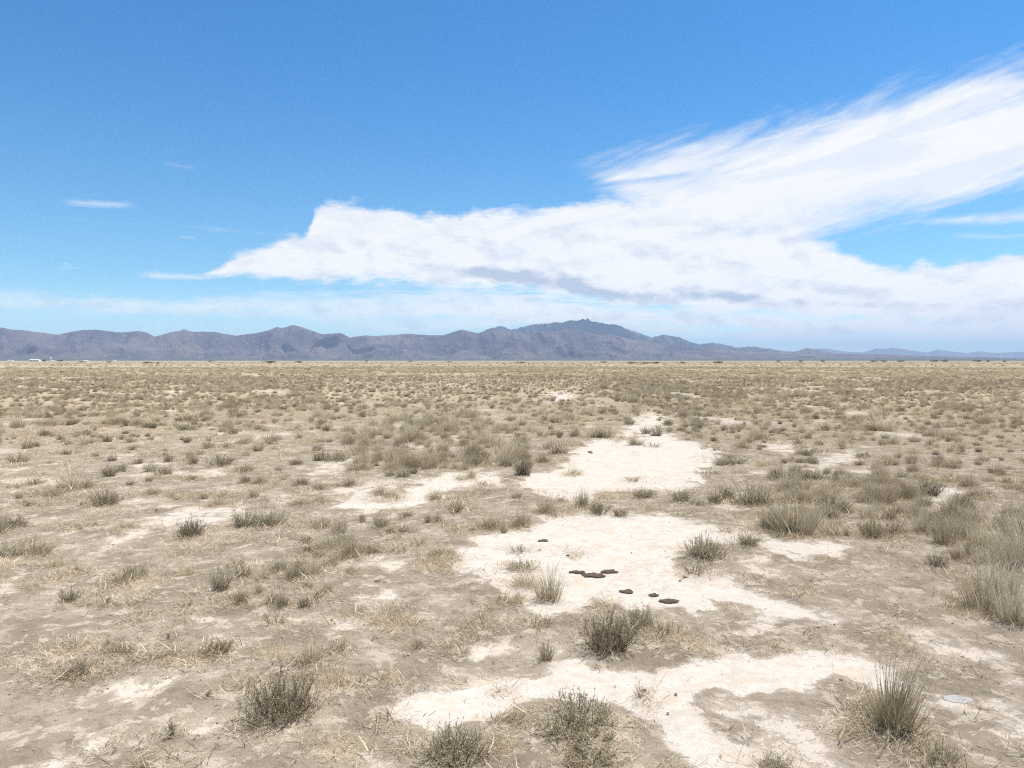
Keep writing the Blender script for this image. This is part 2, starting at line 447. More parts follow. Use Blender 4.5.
def make_shrub(seed, w=.7, h=.55, stems=70, twigs=7, leaves=8, pal=GREEN, drypal=GREY, dry=.35, maxlean=1.1, lobes=1, straw=.18):
    """twiggy half-shrub: a woody base of many stems, leafy twigs above"""
    g = np.random.default_rng(seed)
    G, B = Geo(), Geo()
    cent = [np.zeros(3)] + [np.array([g.uniform(-.3, .3) * w, g.uniform(-.25, .25) * w, 0]) for _ in range(lobes - 1)]
    lobe_h = [1.0] + [g.uniform(.55, .95) for _ in range(lobes - 1)]
    for i in range(stems):
        li = g.integers(len(cent)); c0 = cent[li]
        a = g.uniform(0, 2 * math.pi); q = g.uniform(0, 1) ** .6
        lean = q * maxlean
        Lh = h * lobe_h[li] * g.uniform(.7, 1.08)
        L = Lh / (math.cos(lean) + .6 * math.sin(lean)) if lean < 1.3 else w * .5
        L = min(L * (1 + .25 * math.sin(a * 3 + seed)), .62 * w + .4 * h * math.cos(lean))
        base = c0 + np.array([math.cos(a + g.normal() * .5), math.sin(a + g.normal() * .5), 0]) * q * .25 * w
        L *= .62 + .3 * (1 - q) + g.uniform(-.12, .12)
        p = stem_path(g, base, a, lean, L, 5, .1, .11)
        p[:, 2] = np.maximum(p[:, 2], .004)
        B.tube(p, np.linspace(.0045, .0015, 5), pick(g, WOOD))
        isdry = g.random() < dry
        P = drypal if isdry else pal
        for k in range(twigs):
            t = g.uniform(.12, 1.0); f = t * 4; i0 = min(int(f), 3); q0 = p[i0] * (1 - f + i0) + p[i0 + 1] * (f - i0)
            a2 = a + g.normal() * 1.3; ln2 = max(0, lean * .6 + g.normal() * .6)
            tl = g.uniform(.06, .15) * (h / .55)
            tp = stem_path(g, q0, a2, ln2, tl, 3, .0, .08)
            G.ribbon(tp, np.array([.0018, .0015, .0008]), np.array([-math.sin(a2), math.cos(a2), 0.]), pick(g, drypal if g.random() < .5 else P))
            for m_ in range(leaves):
                u = g.uniform(.1, 1.05); pp = tp[0] + (tp[2] - tp[0]) * u
                dd = (tp[2] - tp[0]); dd = dd / (np.linalg.norm(dd) + 1e-9) + g.normal(size=3) * .55
                dd /= np.linalg.norm(dd)
                G.leaf(pp, dd, g.uniform(.014, .028), g.uniform(.0026, .0055), pick(g, STRAW if g.random() < straw else P, .18), g)
    for i in range(stems * 3):  # short dark twigs added at the foot to deepen faint contact shade
        a = g.uniform(0, 6.28); q = g.random() ** .6
        p = stem_path(g, np.array([math.cos(a), math.sin(a), 0]) * q * .3 * w + [0, 0, .003], a + g.normal() * .8, g.uniform(.5, 1.5), g.uniform(.05, .16) * h / .55, 3, .1, .15)
        p[:, 2] = np.maximum(p[:, 2], .003)
        B.ribbon(p, np.array([.003, .0025, .0012]), np.array([g.normal(), g.normal(), .2]) / 1.5, pick(g, WOOD if g.random() < .7 else GREY))
    return [('foliage', G.mesh('shrub_foliage', veg)), ('woody_base', B.mesh('shrub_wood', veg))], w, h

def make_tuft(seed, w=.5, h=.55, blades=380, seedheads=16, pal=STRAW, pal2=GREY, mix=.35, spread=.75, base_r=.16, thatch=120, curve_=.5):
    """bunch grass: thin blades from a tight base, a few tall seed stalks, dead thatch at its foot"""
    g = np.random.default_rng(seed)
    G, B = Geo(), Geo()
    tuft_dirs = g.uniform(0, 6.28, 9)
    for i in range(int(blades * .7)):
        a = g.choice(tuft_dirs) + g.normal() * .45; q = g.random() ** .7
        rr = base_r * 1.25 * q; a0 = a + g.normal() * .5
        base = np.array([math.cos(a0) * rr, math.sin(a0) * rr, 0])
        lean = q * spread * g.uniform(.5, 1.15)
        L = h * g.uniform(.3, 1.0)
        p = stem_path(g, base, a, lean, L, 5, curve_ * g.uniform(.2, 1.2), .07)
        p[:, 2] = np.maximum(p[:, 2], .004)
        ww = g.uniform(.002, .0045)
        sa = g.uniform(0, math.pi)
        c = pick(g, pal2 if g.random() < mix else pal, .15)
        G.ribbon(p, np.array([1, .95, .8, .5, .15]) * ww, np.array([math.cos(sa), math.sin(sa), 0.]), c)
        if g.random() < .45:
            for k in range(3):
                j_ = g.integers(1, 4); d = g.normal(size=3) * .5 + [0, 0, .8]; d /= np.linalg.norm(d)
                G.leaf(p[j_] * .6 + p[j_ + 1] * .4, d, g.uniform(.02, .06), .0022, pick(g, pal2 if g.random() < .6 else pal, .15), g)
    for i in range(seedheads):
        a = g.uniform(0, 2 * math.pi)
        p = stem_path(g, np.array([g.normal() * base_r * .4, g.normal() * base_r * .4, 0]), a, g.uniform(0, .4), h * g.uniform(.95, 1.25), 5, .25, .03)
        G.ribbon(p, np.full(5, .0014), np.array([math.cos(a + 1.57), math.sin(a + 1.57), 0.]), pick(g, pal))
        for k in range(14):
            u = g.uniform(.72, 1); f = u * 4; i0 = min(int(f), 3); q0 = p[i0] * (1 - f + i0) + p[i0 + 1] * (f - i0)
            d = np.array([g.normal() * .6, g.normal() * .6, 1.0]); d /= np.linalg.norm(d)
            G.leaf(q0, d, g.uniform(.012, .03), .0022, pick(g, pal), g)
    for i in range(thatch):
        a = g.uniform(0, 2 * math.pi)
        base = np.array([math.cos(a), math.sin(a), 0]) * base_r * g.uniform(.2, 1.5)
        p = stem_path(g, base + [0, 0, .01], a + g.normal(), g.uniform(1.0, 1.55), w * g.uniform(.12, .42), 4, .3, .08)
        p[:, 2] = np.maximum(p[:, 2], .005)
        B.ribbon(p, np.array([1, 1, .8, .3]) * .0014, np.array([math.cos(a + 1.5), math.sin(a + 1.5), .2]), pick(g, STRAW if g.random() < .5 else WOOD))
    return [('foliage', G.mesh('grass_blades', veg)), ('dead_thatch', B.mesh('grass_thatch', veg))], w, h

def make_weed(seed, w=.22, h=.2, stems=9, leaves=26, pal=GREEN):
    g = np.random.default_rng(seed); G = Geo()
    for i in range(stems):
        a = g.uniform(0, 2 * math.pi)
        p = stem_path(g, np.array([g.normal() * .012, g.normal() * .012, 0]), a, g.uniform(.05, .8), h * g.uniform(.6, 1.05), 5, .1, .08)
        G.tube(p, np.linspace(.003, .001, 5), pick(g, GREY))
        for k in range(leaves):
            u = g.uniform(.15, 1.02); f = min(u * 4, 3.99); i0 = int(f); q0 = p[i0] * (1 - f + i0) + p[i0 + 1] * (f - i0)
            d = g.normal(size=3) * .8 + [0, 0, .7]; d /= np.linalg.norm(d)
            G.leaf(q0, d, g.uniform(.015, .035), g.uniform(.003, .006), pick(g, pal, .2), g)
    return [('foliage', G.mesh('weed', veg))], w, h

def make_mat(seed, w=.8, h=.16, n=420, leafy=350, pal=STRAW):
    """a low flattened mat of dry stems with a few grey leaves"""
    g = np.random.default_rng(seed); G, B = Geo(), Geo()
    for i in range(n):
        a = g.uniform(0, 2 * math.pi); r = w * .46 * math.sqrt(g.random())
        base = np.array([math.cos(a) * r, math.sin(a) * r * .75, .003])
        p = stem_path(g, base, g.uniform(0, 6.28), g.uniform(.8, 1.5), g.uniform(.06, .2), 4, .2, .12)
        p[:, 2] = np.clip(p[:, 2], .004, h * (1.1 - .6 * r / (w * .5)))
        B.ribbon(p, np.array([1, 1, .8, .4]) * g.uniform(.0012, .0025), np.array([g.normal(), g.normal(), g.normal() * .3]) / 1.6, pick(g, pal))
    for i in range(leafy):
        a = g.uniform(0, 2 * math.pi); r = w * .42 * g.random() ** .6
        q0 = np.array([math.cos(a) * r, math.sin(a) * r * .75, g.uniform(.01, h)])
        d = g.normal(size=3) * .7 + [0, 0, .7]; d /= np.linalg.norm(d)
        G.leaf(q0, d, g.uniform(.015, .035), g.uniform(.003, .005), pick(g, GREEN if g.random() < .4 else GREY, .2), g)
    return [('foliage', G.mesh('mat_leaves', veg)), ('dead_thatch', B.mesh('mat_straw', veg))], w, h

def make_twigs(seed, w=.6, h=.35, n=14):
    """a dead, bleached, branching plant"""
    g = np.random.default_rng(seed); G = Geo()
    BL = [lin(.58, .50, .40), lin(.48, .40, .31)]
    for i in range(n):
        a = g.uniform(0, 6.28)
        p = stem_path(g, np.zeros(3), a, g.uniform(.2, 1.35), g.uniform(.5, 1) * w * .6, 6, .1, .12)
        p[:, 2] = np.maximum(p[:, 2], .005)
        G.tube(p, np.linspace(.0045, .0015, 6), pick(g, BL))
        for k in range(5):
            j = g.integers(1, 5)
            p2 = stem_path(g, p[j], a + g.normal() * .9, g.uniform(.3, 1.4), g.uniform(.1, .3) * w, 4, .1, .15)
            p2[:, 2] = np.maximum(p2[:, 2], .005)
            G.tube(p2, np.linspace(.0025, .001, 4), pick(g, BL))
    return [('branch_tangle', G.mesh('dead_branches', veg))], w, h

PROTO = {
 'shrub': [make_shrub(11), make_shrub(12, lobes=3), make_shrub(13, w=.7, h=.5, lobes=2, straw=.12), make_shrub(14, h=.6, maxlean=.85)],
 'dense': [make_shrub(21, w=.75, h=.58, stems=110, twigs=8, leaves=9, straw=.42, dry=.45), make_shrub(22, w=.75, h=.5, stems=110, twigs=8, leaves=8, lobes=3, straw=.35)],
 'broad': [make_shrub(31, w=.9, h=.38, stems=130, twigs=7, leaves=8, lobes=5, maxlean=1.3)],
 'grey': [make_shrub(41, w=.6, h=.5, stems=80, twigs=5, leaves=5, pal=GREY, drypal=GREY, dry=.5, straw=.1, maxlean=.8), make_shrub(42, w=.6, h=.5, stems=70, twigs=5, leaves=5, pal=GREY, drypal=STRAW, dry=.3, maxlean=.75, lobes=3)],
 'sparse': [make_shrub(51, w=.5, h=.35, stems=16, twigs=5, leaves=7), make_shrub(52, w=.55, h=.4, stems=22, twigs=4, leaves=6, lobes=3)],
 'tuft': [make_tuft(61), make_tuft(62, spread=1.0, mix=.5), make_tuft(63, h=.6, spread=.6, mix=.6)],
 'greytuft': [make_tuft(71, pal=GREY, pal2=STRAW, mix=.5, spread=.5, blades=420, base_r=.17), make_tuft(72, pal=GREY, pal2=STRAW, mix=.35, spread=.55, blades=420, base_r=.16)],
 'tall': [make_tuft(75, w=.6, h=.72, blades=700, seedheads=20, pal=STRAW, pal2=GREEN, mix=.5, spread=.75, base_r=.16, curve_=.3)],
 'straw': [make_tuft(81, h=.35, spread=1.3, mix=.1, base_r=.16, curve_=.9), make_tuft(82, h=.3, spread=1.2, mix=.15, base_r=.2, curve_=.8)],
 'weed': [make_weed(91), make_weed(92, stems=6), make_weed(93, stems=13, h=.16)],
 'mat': [make_mat(95), make_mat(96, leafy=120)],
 'twigs': [make_twigs(98), make_twigs(99)],
}
KIND = {'shrub': 'desert_shrub', 'dense': 'desert_shrub', 'broad': 'desert_shrub', 'grey': 'desert_shrub', 'sparse': 'desert_shrub',
        'tuft': 'grass_tussock', 'greytuft': 'grass_tussock', 'tall': 'grass_tussock', 'straw': 'grass_tussock',
        'weed': 'small_weed', 'mat': 'straw_mat', 'twigs': 'dead_plant'}
CAT = {'desert_shrub': 'shrub', 'grass_tussock': 'grass tussock', 'small_weed': 'weed', 'straw_mat': 'dry plant', 'dead_plant': 'dead plant'}
GROUP = {'desert_shrub': 'low shrubs scattered over the bare plain', 'grass_tussock': 'grass tussocks scattered over the bare plain',
         'small_weed': 'small weeds on the bare soil', 'straw_mat': 'flattened mats of dry stems', 'dead_plant': 'dead bleached plants on the bare soil'}
LOOK = {'shrub': 'olive leafy shrub', 'dense': 'dense olive shrub', 'broad': 'flat topped olive shrub', 'grey': 'ash grey twiggy shrub', 'sparse': 'thin see-through shrub',
        'tuft': 'straw coloured grass tussock', 'greytuft': 'grey grass tussock', 'tall': 'tall grass tussock', 'straw': 'pale spreading straw tussock',
        'weed': 'tiny green weed', 'mat': 'flattened straw mat', 'twigs': 'bleached dead plant'}

# hand-read plants: type, x, y of the foot, width, height (picture points), label or None, short phrase for neighbours' labels
T = [
 ('dense', 290, 726, 74, 64, 'bulky olive and straw shrub with a black-brown foot, largest one near the lower left', 'bulky olive and straw shrub'),
 ('dense', 607, 657, 56, 54, 'rounded olive shrub with dark base on the pale salt crust, lower middle', 'rounded olive shrub on salt crust'),
 ('broad', 590, 744, 90, 48, 'very wide flat topped olive shrub at the bottom middle edge of white crust', 'very wide flat topped shrub'),
 ('dense', 592, 780, 70, 36, 'olive shrub cut by the bottom edge just before the very wide flat topped shrub', None),
 ('dense', 450, 770, 70, 52, 'loose olive shrub with straw around it cut by the bottom edge', 'olive shrub at the bottom edge'),
 ('tall', 890, 738, 54, 80, 'tallest grass clump with upright pale stalks, in the lower right', 'tallest grass clump'),
 ('shrub', 876, 722, 46, 34, 'loose olive shrub pressed against the rear of the tallest grass clump', None),
 ('grey', 912, 748, 56, 36, 'low dark grey shrub leaning against the foot of the tallest grass clump', None),
 ('shrub', 940, 768, 42, 34, 'dark brown-olive shrub in front of the tallest grass clump at the bottom edge', None),
 ('greytuft', 984, 614, 42, 56, 'dark upright grey tussock beside bare soil on the right', 'dark upright grey tussock'),
 ('greytuft', 1014, 626, 38, 60, 'dark grey tussock cut by the right edge of the picture', None),
 ('greytuft', 1000, 596, 36, 46, 'grey tussock squeezed behind the dark upright grey tussock', None),
 ('mat', 968, 617, 34, 12, 'flattened straw and twigs at the foot of the dark upright grey tussock', None),
 ('shrub', 775, 776, 44, 26, 'small olive shrub cut by the bottom edge on white crust', 'small olive shrub on white crust'),
 ('shrub', 642, 632, 34, 34, 'olive shrub touching the back of the rounded olive shrub on the crust', None),
 ('sparse', 667, 638, 26, 26, 'thin shrub at the end of the row on the pale crust', None),
 ('mat', 664, 644, 50, 18, 'dry straw mat beside the rounded olive shrub', None),
 ('greytuft', 549, 602, 30, 38, 'grey-green tussock at the rim of the pale crust, middle', 'grey-green tussock at crust rim'),
 ('straw', 524, 590, 30, 24, 'straw tussock behind the grey-green tussock at the crust rim', None),
 ('shrub', 517, 572, 32, 16, 'low grey shrub at the rear of the group on the crust rim', None),
 ('straw', 514, 604, 22, 18, 'small straw tuft at the near side of the group on the crust rim', None),
 ('sparse', 534, 629, 30, 24, 'thin twiggy shrub on grey soil between two crust patches', 'thin twiggy shrub between crusts'),
 ('shrub', 546, 662, 18, 24, 'small dark upright shrub alone on the pale crust', 'small dark upright shrub'),
 ('shrub', 418, 649, 15, 14, 'tiny dark bush alone on grey soil', 'tiny dark bush on grey soil'),
 ('mat', 394, 630, 62, 30, 'broad flattened straw mat on grey soil', 'broad flattened straw mat'),
 ('mat', 432, 572, 50, 20, 'long brownish mat of dry stems behind the grey soil', 'long brownish mat'),
 ('mat', 330, 690, 54, 34, 'tangle of pale straw behind the bulky olive and straw shrub', None),
 ('sparse', 334, 656, 26, 24, 'thin brown shrub behind the bulky olive and straw shrub', None),
 ('tuft', 310, 668, 28, 30, 'straw tussock directly behind the bulky olive and straw shrub', None),
 ('mat', 275, 660, 44, 20, None, None), ('mat', 340, 760, 60, 22, None, None), ('mat', 500, 752, 40, 20, None, None), ('mat', 245, 690, 34, 16, None, None),
 ('mat', 900, 640, 30, 10, None, None), ('mat', 700, 652, 40, 12, None, None),
 ('twigs', 516, 728, 26, 24, 'pale dead twigs beside the olive shrub at the bottom edge', None),
 ('twigs', 73, 654, 44, 34, 'bleached tangle of dead branches on grey soil', 'bleached tangle of branches'),
 ('twigs', 600, 608, 26, 16, 'dead pale twigs rising behind the rounded olive shrub', None),
 ('twigs', 640, 698, 22, 22, None, None), ('twigs', 956, 604, 40, 22, 'bleached dead branch lying beside the dark upright grey tussock', None),
 ('twigs', 482, 624, 10, 20, 'single dead stick standing on grey soil', None), ('twigs', 380, 680, 40, 14, None, None), ('twigs', 6, 668, 36, 16, None, None),
 ('shrub', 120, 586, 38, 20, 'low olive shrub with straw beside it on smooth soil', 'low olive shrub on smooth soil'),
 ('shrub', 136, 578, 26, 18, None, None), ('mat', 140, 590, 40, 10, None, None),
 ('shrub', 70, 604, 22, 18, 'compact olive shrub by itself on smooth soil', 'compact olive shrub'),
 ('sparse', 52, 583, 26, 14, None, None), ('weed', 78, 574, 12, 8, None, None), ('weed', 108, 605, 8, 7, None, None), ('weed', 128, 606, 8, 6, None, None), ('weed', 137, 603, 7, 6, None, None),
 ('shrub', 118, 661, 30, 20, 'small pale green shrub on brown soil', 'small pale green shrub'), ('weed', 108, 648, 8, 12, None, None),
 ('shrub', 77, 682, 34, 22, 'olive shrub with dry straw below the bleached tangle', 'olive shrub below the tangle'),
 ('shrub', 222, 658, 32, 24, 'dark olive shrub on a low sandy rise', 'dark olive shrub on sandy rise'), ('sparse', 204, 660, 18, 12, None, None), ('mat', 195, 668, 44, 12, None, None),
 ('sparse', 167, 663, 26, 12, None, None), ('weed', 169, 641, 8, 9, None, None), ('weed', 140, 624, 14, 6, None, None),
 ('weed', 172, 740, 14, 20, 'upright green weed alone on pale patchy soil', 'upright green weed'),
 ('shrub', 222, 592, 26, 30, 'grey-green upright shrub in the left middle group', 'upright grey-green shrub group'), ('shrub', 243, 578, 20, 18, None, None),
 ('shrub', 240, 606, 17, 20, None, None), ('straw', 236, 602, 22, 16, None, None), ('weed', 209, 697, 14, 8, None, None), ('shrub', 256, 730, 14, 18, None, None), ('straw', 140, 770, 16, 12, None, None),
 ('shrub', 284, 608, 17, 22, None, None), ('shrub', 303, 608, 14, 18, None, None), ('shrub', 271, 604, 12, 15, None, None), ('shrub', 328, 593, 12, 14, None, None), ('shrub', 318, 599, 12, 14, None, None),
 ('shrub', 260, 593, 10, 13, None, None), ('shrub', 351, 574, 15, 12, None, None), ('greytuft', 296, 580, 22, 24, None, None), ('greytuft', 312, 574, 20, 20, None, None), ('greytuft', 278, 572, 16, 18, None, None), ('greytuft', 330, 566, 18, 20, None, None), ('greytuft', 264, 580, 12, 16, None, None),
 ('sparse', 503, 605, 18, 16, None, None), ('weed', 474, 603, 8, 6, None, None), ('straw', 516, 724, 24, 14, None, None), ('weed', 500, 692, 10, 6, None, None), ('weed', 462, 640, 8, 5, None, None),
 ('weed', 388, 718, 10, 8, None, None), ('sparse', 800, 598, 22, 10, None, None), ('weed', 776, 650, 12, 8, None, None),
 ('grey', 937, 568, 28, 20, 'dark grey shrub on bare soil before the dense grey thicket', 'dark grey shrub before thicket'), ('mat', 850, 740, 30, 10, None, None), ('grey', 852, 740, 24, 10, None, None), ('sparse', 872, 712, 24, 18, None, None),
 # upper left
 ('shrub', 18, 464, 24, 12, None, None), ('shrub', 65, 455, 13, 8, None, None), ('tuft', 74, 490, 30, 26, 'straw tussock with dark foot in a shrub cluster, far left', 'straw tussock with dark foot'), ('shrub', 86, 489, 14, 14, None, None), ('shrub', 110, 477, 18, 14, None, None),
 ('shrub', 122, 472, 10, 12, None, None), ('grey', 36, 484, 26, 9, None, None), ('shrub', 54, 498, 20, 14, None, None), ('sparse', 44, 496, 16, 10, None, None), ('shrub', 150, 472, 16, 13, None, None), ('shrub', 166, 475, 19, 14, None, None), ('shrub', 140, 464, 12, 9, None, None),
 ('dense', 105, 507, 30, 23, 'dark dome shaped shrub with one taller tip, left middle distance', 'dark dome shaped shrub'), ('shrub', 84, 506, 12, 7, None, None), ('shrub', 153, 496, 18, 10, None, None), ('sparse', 180, 499, 26, 13, None, None), ('shrub', 204, 499, 7, 8, None, None),
 ('sparse', 224, 498, 14, 8, None, None), ('shrub', 222, 467, 29, 16, None, None), ('shrub', 247, 473, 18, 12, None, None), ('shrub', 185, 431, 22, 13, None, None), ('shrub', 254, 498, 12, 12, None, None),
 ('shrub', 246, 528, 30, 26, 'leafy green-grey shrub of a pair on pale sand', 'leafy pair on pale sand'), ('shrub', 267, 527, 30, 24, None, None), ('dense', 193, 538, 26, 26, 'spiky olive shrub with dark twigs at its foot on pale sand', 'spiky olive shrub'), ('sparse', 182, 539, 20, 8, None, None),
 ('sparse', 128, 528, 15, 9, None, None), ('sparse', 73, 531, 24, 11, None, None), ('sparse', 92, 526, 14, 8, None, None), ('shrub', 12, 530, 24, 20, 'olive shrub cut by the far left edge of the picture', 'olive shrub on the left edge'), ('greytuft', 0, 534, 18, 26, None, None),
 ('shrub', 10, 560, 38, 22, None, None), ('straw', 34, 557, 28, 20, None, None), ('straw', 4, 570, 34, 14, None, None), ('sparse', 236, 570, 26, 22, None, None), ('weed', 156, 512, 8, 4, None, None),
 ('shrub', 410, 423, 9, 8, None, None), ('shrub', 299, 439, 8, 7, None, None), ('shrub', 351, 413, 9, 6, None, None), ('shrub', 318, 462, 16, 17, None, None), ('shrub', 339, 462, 28, 16, None, None), ('shrub', 296, 466, 16, 9, None, None),
 ('shrub', 301, 486, 15, 14, None, None), ('shrub', 319, 490, 14, 12, None, None), ('shrub', 303, 506, 22, 11, None, None), ('sparse', 284, 480, 10, 7, None, None),
 ('shrub', 321, 528, 18, 14, None, None), ('shrub', 339, 534, 18, 17, None, None), ('shrub', 308, 543, 16, 12, None, None), ('shrub', 326, 546, 11, 9, None, None), ('shrub', 308, 551, 11, 9, None, None), ('shrub', 342, 560, 17, 11, None, None), ('shrub', 318, 558, 16, 11, None, None),
 ('shrub', 363, 522, 8, 15, None, None), ('shrub', 381, 528, 20, 18, None, None), ('shrub', 408, 517, 15, 9, None, None), ('shrub', 428, 523, 8, 12, None, None), ('shrub', 438, 522, 10, 10, None, None), ('shrub', 402, 533, 16, 12, None, None), ('shrub', 390, 534, 10, 9, None, None), ('sparse', 418, 545, 18, 10, None, None),
 ('tuft', 377, 496, 14, 14, None, None), ('sparse', 394, 500, 20, 13, None, None), ('mat', 385, 502, 30, 8, None, None), ('shrub', 371, 554, 24, 13, None, None), ('sparse', 400, 552, 24, 12, None, None), ('sparse', 362, 548, 16, 8, None, None),
 ('sparse', 462, 481, 18, 9, None, None), ('tuft', 471, 479, 9, 14, None, None), ('sparse', 455, 501, 22, 8, None, None), ('sparse', 470, 498, 14, 6, None, None), ('tuft', 498, 529, 26, 22, 'straw and grey tussock at the near end of a pale sand tongue', 'straw and grey tussock'), ('tuft', 488, 531, 18, 16, None, None), ('shrub', 504, 533, 10, 8, None, None),
 ('dense', 506, 467, 20, 15, None, None), ('dense', 482, 462, 14, 14, None, None), ('straw', 443, 558, 30, 14, None, None), ('sparse', 438, 566, 26, 12, None, None), ('mat', 463, 530, 24, 4, None, None),
 # middle
 ('tuft', 592, 438, 18, 20, 'olive and straw tussock behind the great salt pan', 'olive tussock behind salt pan'), ('tuft', 606, 438, 18, 18, None, None), ('shrub', 598, 438, 14, 12, None, None), ('shrub', 581, 416, 10, 7, None, None), ('shrub', 629, 425, 13, 8, None, None), ('shrub', 656, 436, 17, 13, None, None), ('shrub', 646, 434, 12, 9, None, None),
 ('straw', 636, 446, 17, 14, 'tan tussock on the back rim of the great salt pan', 'tan tussock on salt pan rim'), ('sparse', 652, 448, 18, 9, None, None), ('shrub', 521, 444, 19, 14, None, None), ('grey', 560, 455, 26, 20, None, None), ('grey', 548, 450, 16, 14, None, None), ('grey', 522, 477, 25, 26, None, None), ('grey', 541, 463, 18, 14, None, None),
 ('straw', 571, 476, 22, 12, None, None), ('sparse', 633, 482, 17, 8, 'low sparse plant in the middle of the great salt pan', 'sparse plant on salt pan'), ('dense', 644, 499, 22, 14, 'low dark shrub at the near rim of the great salt pan', 'low dark shrub at pan rim'), ('mat', 618, 500, 44, 8, None, None),
 ('shrub', 517, 499, 13, 10, None, None), ('greytuft', 547, 514, 20, 22, None, None), ('sparse', 552, 518, 16, 10, None, None), ('sparse', 561, 502, 8, 8, None, None), ('greytuft', 582, 508, 14, 21, 'upright grey tuft heading the clump between two salt pans', 'upright grey tuft between pans'), ('shrub', 599, 516, 21, 18, None, None), ('shrub', 620, 518, 16, 12, None, None),
 ('tuft', 522, 528, 18, 22, None, None), ('sparse', 518, 554, 18, 14, None, None), ('shrub', 681, 503, 22, 16, None, None), ('shrub', 697, 506, 15, 12, None, None), ('shrub', 715, 504, 16, 15, None, None),
 ('grey', 746, 508, 46, 34, 'broad ash grey shrub mass beside the great salt pan', 'broad ash grey shrub mass'), ('grey', 728, 500, 26, 20, None, None), ('greytuft', 762, 506, 22, 30, None, None), ('shrub', 733, 465, 34, 14, None, None), ('shrub', 722, 466, 16, 10, None, None), ('sparse', 710, 450, 30, 8, None, None), ('sparse', 705, 476, 26, 6, None, None),
 ('dense', 702, 561, 40, 33, 'round grey-olive shrub standing by itself on pale crust, right of middle', 'round grey-olive shrub'), ('shrub', 749, 548, 24, 18, 'small grey-olive shrub at the end of the crust', None), ('sparse', 726, 534, 18, 12, None, None), ('sparse', 757, 519, 34, 10, None, None), ('mat', 576, 560, 18, 3, None, None),
 # right
 ('greytuft', 782, 535, 24, 34, 'grey grass wall nearest the pale crust, first from its near end', 'grey grass wall'), ('greytuft', 800, 536, 26, 34, None, None), ('greytuft', 770, 530, 22, 30, None, None), ('grey', 791, 534, 26, 22, None, None), ('greytuft', 812, 530, 22, 30, None, None), ('grey', 836, 530, 16, 14, None, None),
 ('grey', 849, 514, 11, 10, None, None), ('grey', 846, 536, 10, 9, None, None), ('dense', 872, 538, 26, 24, 'rounded grey shrub beside sandy hollow, right of the grey grass wall', 'rounded grey shrub by hollow'), ('grey', 820, 482, 22, 18, None, None), ('grey', 838, 484, 22, 18, None, None), ('grey', 856, 488, 18, 14, None, None), ('grey', 804, 480, 20, 14, None, None),
 ('greytuft', 868, 502, 22, 26, None, None), ('greytuft', 886, 504, 22, 26, None, None), ('greytuft', 904, 500, 20, 24, None, None), ('grey', 876, 500, 18, 16, None, None), ('grey', 890, 520, 16, 16, None, None), ('grey', 900, 514, 20, 14, None, None),
 ('greytuft', 926, 534, 24, 32, None, None), ('greytuft', 946, 546, 26, 36, 'tall grey tussock inside the dense grey thicket', 'tall grey tussock in thicket'), ('greytuft', 966, 540, 26, 34, None, None), ('grey', 936, 528, 24, 22, None, None), ('grey', 956, 532, 26, 24, None, None), ('greytuft', 984, 548, 24, 30, None, None), ('greytuft', 916, 520, 20, 24, None, None), ('greytuft', 976, 524, 22, 24, None, None),
 ('greytuft', 1004, 560, 26, 34, None, None), ('greytuft', 1020, 572, 26, 36, None, None), ('greytuft', 986, 566, 24, 26, None, None), ('grey', 1010, 574, 26, 20, None, None), ('grey', 970, 556, 22, 16, None, None), ('tuft', 960, 560, 18, 22, None, None),
 ('dense', 1012, 518, 20, 17, 'round olive-grey shrub on sand by the right edge', 'round shrub by right edge'), ('shrub', 862, 458, 18, 9, None, None), ('shrub', 911, 464, 12, 11, None, None), ('shrub', 945, 484, 18, 10, None, None), ('shrub', 959, 482, 8, 9, None, None), ('shrub', 900, 478, 12, 10, None, None), ('shrub', 990, 482, 12, 6, None, None), ('shrub', 1006, 484, 12, 9, None, None),
 ('sparse', 820, 454, 24, 8, None, None), ('sparse', 985, 498, 14, 6, None, None), ('straw', 926, 524, 20, 14, None, None),
]

# ---- how thickly plants stand, read off the photograph: (polygon, plants per square metre, mix of types)
MIX_FAR = (('shrub', .17), ('grey', .12), ('tuft', .25), ('greytuft', .08), ('straw', .42))
MIX_MID = (('shrub', .34), ('grey', .16), ('sparse', .12), ('tuft', .16), ('straw', .26), ('weed', .04))
ZONES = [
 ([(345, 432), (400, 418), (470, 424), (520, 424), (530, 470), (440, 470), (350, 470)], 2.4, (('greytuft', .42), ('grey', .14), ('tuft', .44))),
 ([(620, 380), (700, 384), (760, 400), (780, 440), (730, 452), (690, 436), (660, 408), (610, 400)], 2.3, (('greytuft', .3), ('grey', .3), ('tuft', .25), ('shrub', .15))),
 ([(760, 470), (870, 470), (960, 505), (1060, 520), (1060, 585), (1000, 560), (900, 545), (770, 535)], 3.3, (('greytuft', .4), ('grey', .34), ('tuft', .26))),
 ([(320, 380), (512, 374), (512, 396), (330, 402)], 1.0, MIX_FAR),
 ([(470, 384), (600, 376), (600, 420), (520, 440), (480, 416)], 1.1, MIX_FAR),
 ([(700, 400), (1060, 390), (1060, 500), (960, 500), (860, 466), (700, 470)], 1.7, MIX_FAR),
 ([(256, 560), (350, 540), (360, 600), (256, 612)], 1.2, (('greytuft', .4), ('shrub', .4), ('weed', .2))),
]
def inpoly(x, y, poly):
    c = np.zeros(x.shape, bool); n = len(poly)
    for i in range(n):
        x1, y1 = poly[i]; x2, y2 = poly[(i + 1) % n]
        c ^= ((y1 > y) != (y2 > y)) & (x < (x2 - x1) * (y - y1) / (y2 - y1 + 1e-12) + x1)
    return c

